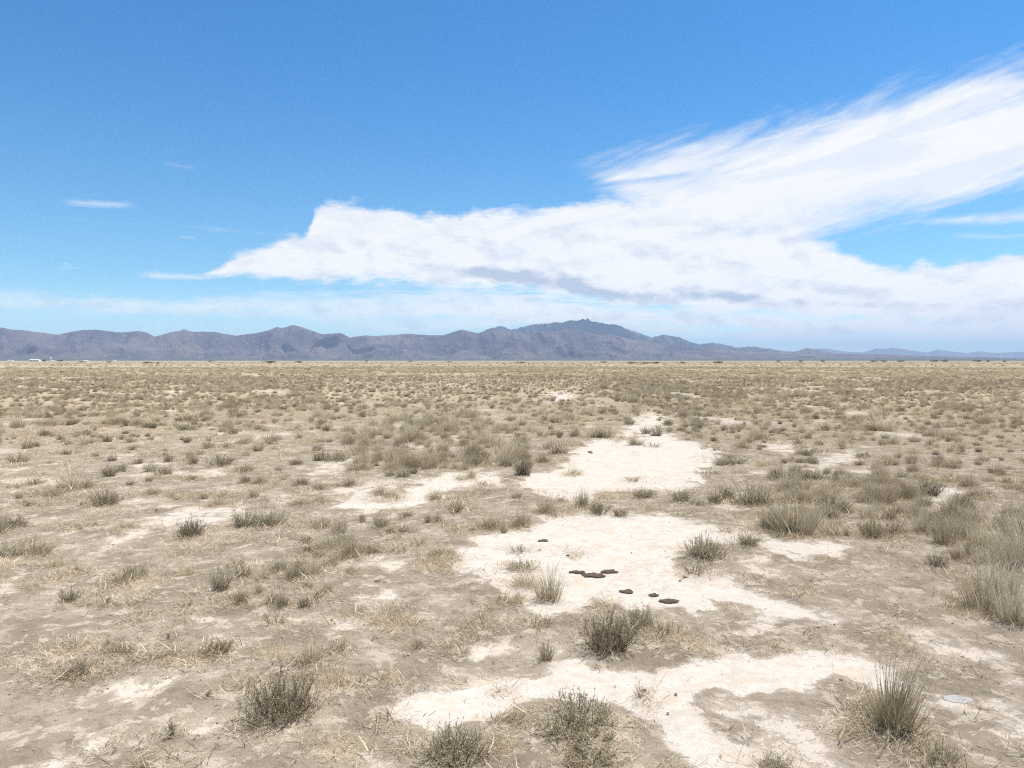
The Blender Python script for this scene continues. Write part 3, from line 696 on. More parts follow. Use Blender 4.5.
plants = []          # dicts: type, x, y, w, h (metres), px size, label, phrase, hand
for (ty, x, y, w, h, lab, ph) in T:
    X, Y, dep = ground_at(x, y)
    mpp = dep / FPX
    a = math.atan2(CAMH, Y)
    Wm = w * mpp; Hm = max((h * mpp - .5 * Wm * math.sin(a)) / math.cos(a), (.12 if ty in ('mat',) else .3) * Wm)
    sh = .36 * Wm if ty != 'twigs' else .1 * Wm
    plants.append(dict(t=ty, x=X * (1 + sh / max(Y, 1)), y=Y + sh, w=Wm, h=Hm, lab=lab, ph=ph, hand=True, v=random.randrange(9)))
hand_px = np.array([(p[1], p[2], p[3]) for p in T], float)

def scatter(n, rmin, rmax, power, ang=R(43)):
    u = rng.random(n); r = (rmin ** power + u * (rmax ** power - rmin ** power)) ** (1 / power)
    a = rng.uniform(-ang, ang, n)
    return r * np.sin(a), r * np.cos(a), r

def density(X, Y, r):
    PX, PY, _ = to_px(X, Y, 0.0)
    base = .05 + .12 * sstep(9, 14, r) + 0.60 * sstep(14, 24, r) + 1.35 * sstep(28, 55, r)
    cl = fbm(X / 3.2, Y / 3.2, 61, 3); cl2 = fbm(X / 14, Y / 14, 66, 2)
    base = base * np.clip(.75 + 2.3 * cl + 1.5 * cl2, 0.02, 2.2)
    zone = np.full(X.shape, -1)
    for i, (poly, dn, mx_) in enumerate(ZONES):
        k = inpoly(PX, PY, poly); base = np.where(k, dn * np.clip(.9 + .9 * cl, .2, 1.5), base); zone[k] = i
    c = crust_at(X, Y)
    PY2 = PY
    base = base * (1 - sstep(.3, .6, c))
    return base, zone, PX, PY

def choose(mixes, n):
    k = [m_[0] for m_ in mixes]; p = np.array([m_[1] for m_ in mixes]); return np.array(k, dtype=object)[rng.choice(len(k), n, p=p / p.sum())]

MAXD = 3.4
auto = []
for (r0, r1) in ((5.0, 14), (14, 40), (40, 160)):
    area = R(86) / 2 * (r1 * r1 - r0 * r0)
    n = int(area * MAXD)
    X, Y, r = scatter(n, r0, r1, 2.0)
    d, zone, PX, PY = density(X, Y, r)
    # keep clear of the hand-placed plants
    keep = rng.random(n) < d / MAXD
    X, Y, r, zone, PX, PY = (q[keep] for q in (X, Y, r, zone, PX, PY))
    if r1 <= 40:
        near = np.ones(len(X), bool)
        for hx, hy, hw in hand_px:
            near &= ~((np.abs(PX - hx) < hw * .5 + 5) & (np.abs(PY - hy + hw * .15) < hw * .3 + 4))
        zz = zone >= 0
        keep = near | (zz & (rng.random(len(X)) < .5))
        X, Y, r, zone, PX, PY = (q[keep] for q in (X, Y, r, zone, PX, PY))
    ty = choose(MIX_FAR if r1 > 40 else MIX_MID, len(X))
    for i in range(len(ZONES)):
        k = zone == i
        if k.any(): ty[k] = choose(ZONES[i][2], int(k.sum()))
    if r1 <= 14:
        k = (zone < 0); t2 = choose((('weed', .45), ('sparse', .2), ('straw', .15), ('mat', .2)), len(X)); ty[k] = t2[k]
    sz = rng.lognormal(0, .28, len(X)) * (.72 + .28 * sstep(0, .4, fbm(X / 2.5, Y / 2.5, 71, 2)))
    for i in range(len(X)):
        t_ = str(ty[i]); w0 = {'weed': .2, 'sparse': .36, 'mat': .5, 'straw': .45, 'tuft': .45, 'greytuft': .46, 'twigs': .4}.get(t_, .46)
        if zone[i] in (0, 2): w0 *= 1.15
        h0 = w0 * {'weed': .8, 'mat': .2, 'straw': .5, 'tuft': .95, 'greytuft': .9, 'sparse': .6}.get(t_, .7) * rng.uniform(.8, 1.2)
        auto.append(dict(t=t_, x=X[i], y=Y[i], w=w0 * sz[i], h=h0 * sz[i], lab=None, ph=None, hand=False, v=random.randrange(9)))

# ---- which become objects of their own: the largest in the picture, up to 300 of a kind
for p in plants + auto:
    PX_, PY_, dep = to_px(p['x'], p['y'], 0.0)
    p['px'], p['py'], p['dep'] = float(PX_), float(PY_), float(dep)
    s_ = math.sqrt(p['w'] * p['h']) / dep * FPX
    p['size'] = s_ if (-p['w'] * 700 / dep < PX_ < 1024 + p['w'] * 700 / dep and PY_ < 790) else 0
single, rest = [], []
for kind in sorted(set(KIND.values())):
    allk = sorted([p for p in plants + auto if KIND[p['t']] == kind], key=lambda p: (-p['hand'], -p['size']))
    cap = {'small_weed': 150, 'straw_mat': 120}.get(kind, 298)
    for i, p in enumerate(allk): (single if (i < cap and p['size'] > 2.2) else rest).append(p)

# labels: own words for the hand-described ones, otherwise by the nearest described neighbour
ORD = ['', 'second ', 'third ', 'fourth ', 'fifth ', 'sixth ', 'seventh ', 'eighth ', 'ninth ', 'tenth ', 'eleventh ', 'twelfth ', 'thirteenth ', 'fourteenth ', 'fifteenth ', 'sixteenth ']
marks = [p for p in single if p['ph']]
used = {}
def label_for(p):
    wpx = p['w'] / p['dep'] * FPX
    size = 'wide ' if p['w'] > .62 else 'knee-high ' if p['h'] > .5 else 'little ' if p['w'] < .3 else ''
    cands = sorted(marks, key=lambda m_: math.hypot(m_['px'] - p['px'], (m_['py'] - p['py']) * 1.8))
    for m_ in cands[:6]:
        dx, dy = p['px'] - m_['px'], (p['py'] - m_['py']) * 1.8
        d = ('right of' if dx > 0 else 'left of') if abs(dx) > abs(dy) else ('in front of' if dy > 0 else 'beyond')
        key = (size, p['t'], m_['ph'], d); k = used.get(key, 0)
        if k < 5:
            used[key] = k + 1
            return key, k, m_
    key = (size, p['t'], cands[0]['ph'], d); used[key] = used.get(key, 0) + 1
    return key, used[key] - 1, cands[0]
todo = [p for p in single if not p['lab']]
todo.sort(key=lambda p: min(math.hypot(m_['px'] - p['px'], (m_['py'] - p['py']) * 1.8) for m_ in marks))
for p in todo:
    (size, t_, ph, d), k, m_ = label_for(p)
    nth = ORD[k] if k < len(ORD) else 'outlying '
    p['lab'] = f"{size}{LOOK[t_]}, {nth}{d} the {ph}"

def build_plant(p):
    parts, w0, h0 = PROTO[p['t']][p['v'] % len(PROTO[p['t']])]
    kind = KIND[p['t']]
    z = float(height_at(p['x'], p['y'])) - .008
    sx, sz = p['w'] / w0, p['h'] / h0
    loc = (p['x'], p['y'], z); rz = random.uniform(0, 6.28)
    small = p['size'] < 9 or len(parts) == 1
    if not small:
        e = bpy.data.objects.new(kind, None); COL.objects.link(e); e.empty_display_size = .05
        for nm, me in parts: link(nm, me, e)
    elif len(parts) == 1:
        e = link(kind, parts[0][1])
    else:
        e = link(kind, joined[(p['t'], p['v'] % len(PROTO[p['t']]))])
    e.location = loc; e.rotation_euler = (0, 0, rz); e.scale = (sx, sx, sz)
    tag(e, p['lab'], CAT[kind], GROUP[kind])

def join_meshes(parts, name):
    vs, fs, lt, cs = [], [], [], []; n = 0
    for _, me in parts:
        v = np.empty(len(me.vertices) * 3, np.float32); me.vertices.foreach_get('co', v); v = v.reshape(-1, 3)
        f = np.empty(len(me.loops), np.int32); me.loops.foreach_get('vertex_index', f)
        l = np.empty(len(me.polygons), np.int32); me.polygons.foreach_get('loop_total', l)
        c = np.empty(len(me.vertices) * 4, np.float32); me.attributes['tint'].data.foreach_get('color', c)
        vs.append(v); fs.append(f + n); lt.append(l); cs.append(c.reshape(-1, 4)[:, :3]); n += len(v)
    return mesh_np(name, np.concatenate(vs), np.concatenate(fs), np.concatenate(lt), veg, False, np.concatenate(cs))
joined = {(t_, i): join_meshes(PROTO[t_][i][0], t_ + '_whole') for t_ in PROTO for i in range(len(PROTO[t_]))}
for p in single: build_plant(p)

# ------------------------------------------------------------------ scattered stuff through one object each
def scatter_object(name, protos, pts, rot, scl, idx):
    """one object whose points carry instances of the prototype meshes"""
    c = bpy.data.collections.new(name + '_kinds')
    for i, me in enumerate(protos):
        c.objects.link(bpy.data.objects.new(f'{name}_{i:02d}', me))
    me = bpy.data.meshes.new(name); me.vertices.add(len(pts)); me.vertices.foreach_set('co', np.asarray(pts, np.float32).ravel())
    for nm, typ, key, arr in (('rot', 'FLOAT_VECTOR', 'vector', rot), ('scl', 'FLOAT_VECTOR', 'vector', scl), ('idx', 'INT', 'value', idx)):
        a = me.attributes.new(nm, typ, 'POINT'); a.data.foreach_set(key, np.asarray(arr, np.int32 if typ == 'INT' else np.float32).ravel())
    o = link(name, me)
    g = bpy.data.node_groups.new(name, 'GeometryNodeTree')
    g.interface.new_socket('Geometry', in_out='INPUT', socket_type='NodeSocketGeometry')
    g.interface.new_socket('Geometry', in_out='OUTPUT', socket_type='NodeSocketGeometry')
    N = NB(g); gi = N.n('NodeGroupInput'); go = N.n('NodeGroupOutput')
    ci = N.n('GeometryNodeCollectionInfo'); ci.inputs['Collection'].default_value = c
    ci.inputs['Separate Children'].default_value = True; ci.inputs['Reset Children'].default_value = True
    def na(nm, t_):
        q = N.n('GeometryNodeInputNamedAttribute'); q.data_type = t_; q.inputs['Name'].default_value = nm
        return q.outputs[0]
    ip = N.n('GeometryNodeInstanceOnPoints')
    g.links.new(gi.outputs[0], ip.inputs['Points']); g.links.new(ci.outputs[0], ip.inputs['Instance'])
    ip.inputs['Pick Instance'].default_value = True
    g.links.new(na('idx', 'INT'), ip.inputs['Instance Index'])
    g.links.new(na('rot', 'FLOAT_VECTOR'), ip.inputs['Rotation'])
    g.links.new(na('scl', 'FLOAT_VECTOR'), ip.inputs['Scale'])
    g.links.new(ip.outputs[0], go.inputs[0])
    m_ = o.modifiers.new('scatter', 'NODES'); m_.node_group = g
    o['kind'] = 'stuff'
    return o

keys = [(t_, i) for t_ in PROTO for i in range(len(PROTO[t_]))]
kidx = {k: i for i, k in enumerate(keys)}
dims = {k: (PROTO[k[0]][k[1]][1], PROTO[k[0]][k[1]][2]) for k in keys}
# beyond 160 m: bigger clumps, thinning to the horizon
far_pts = []
def far_band(r0, r1, n, size):
    X, Y, r = scatter(n, r0, r1, 1.6)
    cl = fbm(X / 22, Y / 40, 81, 3); cl2 = fbm(X / 200, Y / 60, 84, 2)
    k = rng.random(n) < np.clip(.55 + 1.1 * cl + .9 * cl2, .05, 1)
    X, Y = X[k], Y[k]; ty = choose((('shrub', .16), ('grey', .1), ('straw', .42), ('tuft', .32)), len(X))
    for i in range(len(X)):
        w = size * rng.lognormal(0, .3)
        rest.append(dict(t=str(ty[i]), x=X[i], y=Y[i], w=w * 1.3, h=w * .5, v=random.randrange(9)))
far_band(160, 420, 52000, .62)
far_band(420, 1500, 20000, .95)
ks = [kidx[(p['t'], p['v'] % len(PROTO[p['t']]))] for p in rest]
RX = np.array([p['x'] for p in rest]); RY = np.array([p['y'] for p in rest])
zz = height_at(RX, RY) - .01
wd = np.array([p['w'] for p in rest]); ht = np.array([p['h'] for p in rest])
d0 = np.array([dims[keys[k]] for k in ks])
scatter_object('desert_scrub', [joined[k] for k in keys], np.stack([RX, RY, zz], 1),
               np.stack([np.zeros(len(RX)), np.zeros(len(RX)), rng.uniform(0, 6.28, len(RX))], 1),
               np.stack([wd / d0[:, 0], wd / d0[:, 0], ht / d0[:, 1]], 1), ks)

# dry litter on the soil: small sprigs of straw
def make_litter(seed, n=26, w=.16, flat=.02):
    g = np.random.default_rng(seed); G = Geo()
    for i in range(n):
        base = np.array([g.normal() * w * .4, g.normal() * w * .4, g.uniform(.002, flat)])
        p = stem_path(g, base, g.uniform(0, 6.28), g.uniform(1.25, 1.65), g.uniform(.03, .12), 3, .1, .12)
        p[:, 2] = np.maximum(p[:, 2], .003)
        G.ribbon(p, np.array([1, 1, .5]) * g.uniform(.001, .0022), np.array([g.normal(), g.normal(), .2]) / 1.5, pick(g, STRAW if g.random() < .8 else WOOD))
    return G.mesh('litter', veg)
lit = [make_litter(201), make_litter(202, 40, .22, .04), make_litter(203, 12, .1), make_litter(204, 60, .3, .03)]
n = 52000
X, Y, r = scatter(n, 4.5, 60, 1.15)
c_ = crust_at(X, Y); nz = fbm(X / 1.3, Y / 1.3, 55, 3)
k = (rng.random(n) < np.clip(.2 + 1.9 * nz, .02, 1) * (.45 + .55 * sstep(10, 22, r))) & (rng.random(n) < 1 - .96 * sstep(.25, .6, c_))
X, Y, r = X[k], Y[k], r[k]
# more of it gathered round the foot of each near plant
ex, ey = [], []
for p in single:
    if p['dep'] < 22:
        m_ = int(10 * p['w'] / .5) + 3
        a = rng.uniform(0, 6.28, m_); q = p['w'] * (.25 + .5 * rng.random(m_))
        ex.append(p['x'] + np.cos(a) * q); ey.append(p['y'] + np.sin(a) * q)
X = np.concatenate([X] + ex); Y = np.concatenate([Y] + ey); n = len(X)
s_ = rng.uniform(.6, 1.5, n) * (1 + np.hypot(X, Y) * .02)
scatter_object('dry_litter', lit, np.stack([X, Y, height_at(X, Y) + .001], 1), np.stack([rng.normal(0, .04, n), rng.normal(0, .04, n), rng.uniform(0, 6.28, n)], 1),
               np.stack([s_, s_, s_], 1), rng.integers(0, len(lit), n))

# ------------------------------------------------------------------ soil crumbs and mud cakes
soil_m, b, out = new_mat('dark_mud')
tcn = b.n('ShaderNodeTexCoord').outputs['Object']
nn = b.noise(tcn, 14, 6, .65)
cc = b.mx(b.ss(nn, .35, .65), (.11, .083, .06), (.30, .24, .18))
bs = b.n('ShaderNodeBsdfDiffuse', {'Color': cc, 'Roughness': .6})
bp = b.n('ShaderNodeBump', {'Strength': 1.0, 'Distance': .03, 'Height': b.noise(tcn, 40, 5, .7)})
b.put(bs.inputs['Normal'], bp.outputs[0]); b.t.links.new(bs.outputs[0], out.inputs[0])
crumb_m, b, out = new_mat('soil_crumb')
oi = b.n('ShaderNodeObjectInfo')
cc = b.mx(oi.outputs['Random'], (.16, .125, .095), (.46, .39, .31))
bs = b.n('ShaderNodeBsdfDiffuse', {'Color': cc}); b.t.links.new(bs.outputs[0], out.inputs[0])

def lump(seed, mat, sub=2, flat=.5, rough=.3, name='lump'):
    import bmesh
    bm = bmesh.new(); bmesh.ops.create_icosphere(bm, subdivisions=sub, radius=1)
    g = np.random.default_rng(seed); o1, o2 = g.uniform(0, 50, 2)
    for v in bm.verts:
        q = v.co.copy()
        f = 1 + rough * float(fbm(q.x * 1.3 + o1, q.y * 1.3 + q.z + o2, seed, 3)) * 1.6
        v.co = Vector((q.x * f, q.y * f, max(q.z * flat * f, -.25)))
    me = bpy.data.meshes.new(name); bm.to_mesh(me); bm.free(); me.materials.append(mat)
    return me
crumbs = [lump(300 + i, crumb_m, 2, .5, .6, 'crumb') for i in range(4)]
n = 15000
X, Y, r = scatter(n, 4.5, 26, 1.3)
k = rng.random(n) < np.clip(.4 + 1.6 * fbm(X / .9, Y / .9, 57, 3), .03, 1)
X, Y = X[k], Y[k]; n = len(X)
s_ = rng.lognormal(-4.95, .5, n)
k = rng.random(n) < 1 - .85 * sstep(.3, .6, crust_at(X, Y)); X, Y, s_ = X[k], Y[k], s_[k]; n = len(X)
scatter_object('soil_crumbs', crumbs, np.stack([X, Y, height_at(X, Y)], 1), np.stack([np.zeros(n), np.zeros(n), rng.uniform(0, 6.28, n)], 1),
               np.stack([s_, s_, s_], 1), rng.integers(0, 4, n))

CAKES = [(576, 572, 14, 3.2, 'flat dark mud cake at the left end of the row of three on white crust'), (593, 574.5, 20, 4.6, 'largest dark mud cake, middle of the row of three on white crust'),
         (609, 571.5, 17, 3.4, 'flat dark mud cake at the right end of the row of three on white crust'), (627, 591, 13, 4.2, 'round brown mud cake alone on white crust in front of the row of three'),
         (654, 595, 9, 3.2, 'smallest of the two brown mud cakes beside each other on white crust'), (669, 601, 16, 4.6, 'larger of the two brown mud cakes beside each other on white crust'),
         (543, 541, 9, 2.2, 'small dark lump of mud at the far rim of the crust'), (590, 452, 3.6, 3, 'small black stone on the great salt pan'),
         (568, 556, 3, 1.6, 'tiny dark crumb on white crust behind the row of mud cakes'), (470, 530, 12, 2.4, 'thin dark slab of soil beside the straw and grey tussock'),
         (644, 690, 6, 2.2, 'brown crumbly lump on smooth white crust near the very wide shrub'), (676, 694, 2.6, 2, 'dark pebble alone on smooth white crust'), (668, 713, 2.4, 1.6, 'tiny brown pebble on smooth white crust nearest the bottom')]
cake_me = [lump(330 + i, soil_m, 4, .16, .8, 'mud_cake') for i in range(7)]
for i, (x, y, w, h, lab) in enumerate(CAKES):
    X_, Y_, dep = ground_at(x, y); mpp = dep / FPX
    o = link('stone' if 'stone' in lab or 'pebble' in lab else 'mud_cake', cake_me[i % 7])
    rx = w * mpp / 2; ry = max(h * mpp / math.sin(math.atan2(CAMH, Y_)) / 2 * .75, rx * .35)
    o.location = (X_, Y_, float(height_at(X_, Y_))); o.scale = (rx, ry, rx * (.2 if w > 8 else .8)); o.rotation_euler = (0, 0, 0)
    tag(o, lab, 'stone' if 'stone' in o.name else 'clod', 'dark mud cakes and pebbles on the crust')

# ------------------------------------------------------------------ ground
ang_f = np.radians(np.arange(-43, 43.001, .2)); ang_b = np.radians(np.arange(47, 317, 5.))
ang = np.concatenate([ang_f, ang_b]); NA = len(ang)
rad = np.concatenate([np.geomspace(.4, 4, 24)[:-1], np.geomspace(4, 20, 300)[:-1], np.geomspace(20, 220, 170)[:-1], np.geomspace(220, 61000, 130)])
NR = len(rad)
A, RR = np.meshgrid(ang, rad)
GX = RR * np.sin(A); GY = RR * np.cos(A)
cr = crust_at(GX, GY)
gz = height_at(GX, GY) + (.010 * fbm(GX / .22, GY / .22, 53, 3) + .006 * fbm(GX / .07, GY / .07, 54, 2)) * (1 - sstep(12, 25, RR)) * (1 - .75 * sstep(.3, .6, cr)) - .012 * sstep(.3, .6, cr) * (1 - sstep(30, 60, RR))
# low mounds and leaf litter under the near plants
lt_ = np.zeros(GX.shape)
for p in single:
    if p['dep'] > 45 or p['t'] == 'weed': continue
    q = max(p['w'] * .75, .12); r0 = math.hypot(p['x'], p['y'])
    i0 = np.searchsorted(rad, r0 - 2.2 * q); i1 = np.searchsorted(rad, r0 + 2.2 * q)
    dd = np.hypot(GX[i0:i1] - p['x'], GY[i0:i1] - p['y']) / q
    g_ = np.exp(-dd * dd * 1.6)
    gz[i0:i1] += .05 * q * np.exp(-dd * dd * 3)
    lt_[i0:i1] = np.maximum(lt_[i0:i1], g_)
gz -= .004
PDX, PDY, PDD = ground_at(958, 697)
pd = np.hypot((GX - PDX) / .30, (GY - PDY) / .22)
pz = float(height_at(PDX, PDY)) - .02
gz = np.where(pd < 2, gz + (pz - gz) * (1 - sstep(1.0, 2.0, pd)), gz)
V = np.stack([GX, GY, gz], -1).reshape(-1, 3)
V = np.concatenate([V, [[0, 0, 0]]])
i, j = np.meshgrid(np.arange(NR - 1), np.arange(NA), indexing='ij'); j2 = (j + 1) % NA
quads = np.stack([i * NA + j, i * NA + j2, (i + 1) * NA + j2, (i + 1) * NA + j], -1).reshape(-1)
tri = np.stack([np.full(NA, NR * NA), (np.arange(NA) + 1) % NA, np.arange(NA)], -1).reshape(-1)
fl = np.concatenate([quads.reshape(-1, 4)[:, ::-1].reshape(-1), tri.reshape(-1, 3)[:, ::-1].reshape(-1)])
lt = np.concatenate([np.full(len(quads) // 4, 4), np.full(NA, 3)])

gm, b, out = new_mat('desert_soil')
P = b.n('ShaderNodeTexCoord').outputs['Object']
crs = b.attr('crust'); ltr = b.attr('litter'); dist = b.attr('reach')
n1 = b.noise(P, .9, 8, .62, .3); n2 = b.noise(P, 6.0, 8, .68, .2); n3 = b.noise(P, 34.0, 5, .65); n4 = b.noise(P, 2.3, 9, .7, .6); n5 = b.noise(P, .23, 6, .6)
edge = b.add(crs, b.add(b.add(b.mul(b.sub(n4, .5), 2.1), b.mul(b.sub(n2, .5), 1.7)), b.mul(b.sub(n3, .5), .9)))
cm = b.ss(edge, .42, .70)
rim = b.ss(edge, .02, .44)
soil = b.mx(b.ss(n1, .34, .66), (.235, .196, .149), (.37, .314, .246))
soil = b.mx(b.mul(b.ss(n2, .47, .62), .75), soil, (.17, .142, .112))
soil = b.mx(b.mul(b.ss(b.add(n4, b.mul(b.sub(n2, .5), .7)), .53, .61), .75), soil, (.50, .44, .36))
soil = b.mx(b.mul(rim, .65), soil, (.46, .40, .325))
straw = b.mx(b.ss(n2, .35, .65), (.38, .31, .22), (.56, .475, .345))
lm = b.m('MINIMUM', b.add(b.mul(ltr, .9), b.mul(b.ss(n5, .45, .62), .15)), 1.0)
soil = b.mx(b.mul(b.ss(b.add(lm, b.mul(b.sub(n2, .5), 1.6)), .3, .85), .62), soil, straw)
vast = b.ss(b.n('ShaderNodeVectorMath', {0: P}, operation='LENGTH').outputs['Value'], 500.0, 2500.0)
farc = b.mx(b.ss(b.noise(P, .035, 8, .65), .38, .62), (.345, .285, .20), (.465, .39, .28))
soil = b.mx(b.mul(dist, .88), soil, farc)
soil = b.mx(b.mul(vast, .8), soil, (.31, .26, .18))
white = b.mx(b.ss(n2, .3, .75), (.64, .59, .53), (.49, .44, .375))
white = b.mx(b.mul(b.ss(n4, .47, .62), .6), white, (.50, .415, .32))
white = b.mx(b.mul(b.ss(n3, .55, .72), .45), white, (.42, .36, .29))
base = b.mx(b.mul(cm, b.m('MULTIPLY_ADD', n1, .5, .68)), soil, white)
speck = b.mul(b.ss(n3, .60, .74), b.m('MULTIPLY_ADD', cm, -.75, .85))
n6 = b.noise(P, 85.0, 3, .6)
base = b.mx(b.mul(speck, .6), base, (.115, .09, .068))
base = b.mx(b.mul(b.ss(n6, .52, .66), b.m('MULTIPLY_ADD', cm, -.4, .62)), base, (.19, .15, .11))
base = b.mx(b.mul(b.ss(n6, .42, .3), .35), base, (.62, .54, .44))
df = b.n('ShaderNodeBsdfDiffuse', {'Color': base, 'Roughness': .5})
hgt = b.add(b.add(b.mul(n3, .45), b.mul(n2, .9)), b.mul(n4, .8))
bp = b.n('ShaderNodeBump', {'Strength': b.m('MULTIPLY_ADD', cm, -.45, 1.0), 'Distance': .035, 'Height': hgt})
b.put(df.inputs['Normal'], bp.outputs[0])
b.t.links.new(df.outputs[0], out.inputs[0])
fl_ = lambda a: np.concatenate([a.reshape(-1), [0]])
gme = mesh_np('ground', V, fl, lt, gm, True, None, {'crust': fl_(cr), 'litter': fl_(lt_), 'reach': fl_(sstep(20, 80, RR))})
ground = link('ground', gme); ground['kind'] = 'structure'

pm, b, out = new_mat('shallow_muddy_water')
pr = b.n('ShaderNodeBsdfPrincipled', {'Base Color': (.36, .335, .30), 'Roughness': .28}); b.t.links.new(pr.outputs[0], out.inputs[0])
pa = np.linspace(0, 2 * math.pi, 49)[:-1]
pr_ = 1 + .12 * pnoise(np.cos(pa) * 1.5 + 4, np.sin(pa) * 1.5, 77)
pv_ = np.stack([PDX + .15 * pr_ * np.cos(pa), PDY + .09 * pr_ * np.sin(pa), np.full(48, pz + .004)], 1)
puddle = link('puddle', mesh_np('puddle', pv_, list(range(48)), [48], pm)); puddle['kind'] = 'structure'

# ------------------------------------------------------------------ mountains
def sil(pts, azs):
    """silhouette height angle (tan) at azimuths, from picture points"""
    q = []
    for x, y in pts:
        d = ray(x, y); q.append((math.atan2(d[0], d[1]), d[2] / math.hypot(d[0], d[1])))
    q.sort(); q = np.array(q)
    return np.interp(azs, q[:, 0], q[:, 1])

def mountain(name, pts, D, front, back, seed, mat, az0, az1, na, nd, foot_px=359.5, jag=.35, freq=1.0, detail=.0006):
    azs = np.linspace(az0, az1, na)
    target = sil(pts, azs)
    target = target + (pnoise(azs * 85, azs * 0 + seed + .5, seed) * .6 + pnoise(azs * 240, azs * 0 + seed + .3, seed + 3) * .45) * detail
    rr = np.concatenate([np.linspace(D - front, D, nd), np.linspace(D, D + back, nd // 3)[1:]])
    AA, R_ = np.meshgrid(azs, rr)
    t = np.where(R_ <= D, (R_ - (D - front)) / front, 1 - (R_ - D) / back)
    X = R_ * np.sin(AA); Y = R_ * np.cos(AA)
    km = freq / 1000
    wa = 500 * fbm(X / 1500, Y / 1500, seed + 40, 3); X0_, Y0_ = X, Y; X = X + wa; Y = Y + 900 * fbm(X / 1300, Y / 1800, seed + 44, 3)
    rg = ridged(X * km / 1.5, Y * km / 2.6, seed, 6, .55)
    rg2 = ridged(X * km / .55 + 3, Y * km / .9, seed + 5, 4, .5)
    X, Y = X0_, Y0_
    env = .06 * sstep(0, .25, t) + .94 * sstep(.15, 1.0, t) ** 1.25
    h = env * (1 - jag * (1 - sstep(.82, 1, t))) + (rg - .35) * jag * 1.1 * sstep(.12, .5, t) * (1 - .9 * sstep(.75, 1, t)) + (rg2 - .4) * jag * .28 * sstep(.1, .4, t)
    h = np.maximum(h, 0.0)
    # fit the skyline: scale each azimuth to the photographed height
    ang_ = h / R_
    mx_ = ang_.max(0)
    k_ = (np.maximum(target, .0004) + CAMH / D) / mx_
    wn = max(na // 60, 3); ker = np.hanning(wn + 2)[1:-1]; ker /= ker.sum()
    k_s = np.convolve(np.pad(k_, wn, mode='edge'), ker, 'same')[wn:-wn]
    Z = h * k_s[None, :] * (1 + (k_ / k_s - 1)[None, :] * sstep(.72, 1, t)) - 12 * (1 - sstep(0, .06, t))
    V = np.stack([X, Y, Z], -1).reshape(-1, 3)
    nr_, na_ = X.shape
    i, j = np.meshgrid(np.arange(nr_ - 1), np.arange(na_ - 1), indexing='ij')
    q = np.stack([i * na_ + j, i * na_ + j + 1, (i + 1) * na_ + j + 1, (i + 1) * na_ + j], -1).reshape(-1, 4)[:, ::-1].reshape(-1)
    me = mesh_np(name, V, q, np.full(len(q) // 4, 4), mat, True, None, {'rise': (Z / max(Z.max(), 1)).reshape(-1), 'crag': rg.reshape(-1)})
    o = link(name, me); o['kind'] = 'structure'
    return o

def rock(name, a, c, d, green, pale_amt, scale=1.0):
    m_, b, out = new_mat(name)
    P = b.n('ShaderNodeTexCoord').outputs['Object']
    n1 = b.noise(P, .0009 * scale, 8, .6, .4); n2 = b.noise(P, .004 * scale, 8, .65); n3 = b.noise(P, .011 * scale, 5, .65)
    col = b.mx(b.ss(n1, .35, .65), a, c)
    col = b.mx(b.mul(b.ss(n2, .5, .7), .5), col, d)
    col = b.mx(b.mul(b.ss(n3, .62, .72), pale_amt), col, (.52, .46, .40))
    col = b.mx(b.mul(b.ss(b.attr('rise'), .10, .03), .85), col, green)
    df = b.n('ShaderNodeBsdfDiffuse', {'Color': col})
    bp = b.n('ShaderNodeBump', {'Strength': 1.0, 'Distance': 90.0, 'Height': b.noise(P, .0035 * scale, 9, .62)})
    b.put(df.inputs['Normal'], bp.outputs[0]); b.t.links.new(df.outputs[0], out.inputs[0])
    return m_
rockA = rock('dry_rocky_slope', (.07, .064, .08), (.15, .13, .125), (.035, .036, .045), (.085, .10, .075), .6)
rockB = rock('high_rocky_slope', (.06, .06, .06), (.13, .115, .10), (.04, .042, .04), (.08, .08, .07), .4)
rockC = rock('far_hill_slope', (.10, .09, .09), (.14, .12, .12), (.08, .08, .08), (.10, .10, .09), .1)

LEFT = [(-160, 330), (-110, 324), (-60, 329), (-30, 325), (0, 327), (11, 329.5), (25, 330.5), (38, 332.5), (58, 334.5), (70, 332), (82, 330), (95, 329.5), (105, 331), (120, 332.5), (138, 331), (147, 332.5), (155, 336.8), (170, 332.5), (179, 331), (184, 329.2), (192, 331.8), (215, 331.8), (225, 333.8), (236, 335.5), (256, 333.2), (268, 330.5), (277, 326.8), (282, 328), (293, 325), (303, 327.5), (321, 333.8), (342, 333.2), (350, 337.5), (366, 335.5), (376, 336.2), (406, 333.8), (426, 335), (443, 335.5), (453, 332), (462, 329.5), (478, 333), (488, 329.5), (497, 328), (506, 330)]
FOOT = [(512, 332), (525, 334), (540, 331), (560, 331), (572, 328), (585, 331), (597, 335), (610, 334), (630, 339), (650, 342), (690, 347), (730, 350.5), (770, 353), (820, 354.2), (880, 354.2), (928, 356), (1024, 358.5), (1100, 359)]
PEAK = [(440, 350), (478, 335), (488, 329), (497, 326), (506, 327.5), (512, 329.5), (527, 326.2), (537, 323.8), (562, 322.5), (572, 320), (578, 321.2), (583, 318.8), (585.3, 320), (587.8, 318.2), (590.8, 321.2), (604.5, 323), (619.5, 325.8), (632, 330.5), (652, 337), (662, 335), (677, 336.2), (689.5, 341.2), (700.8, 345), (712, 342.5), (724.5, 345), (737, 347.5), (754.5, 346.5), (767, 348.8), (790, 352), (800, 350), (807, 347.5), (815, 350), (828, 352.5), (860, 355), (900, 358), (1000, 359.5)]
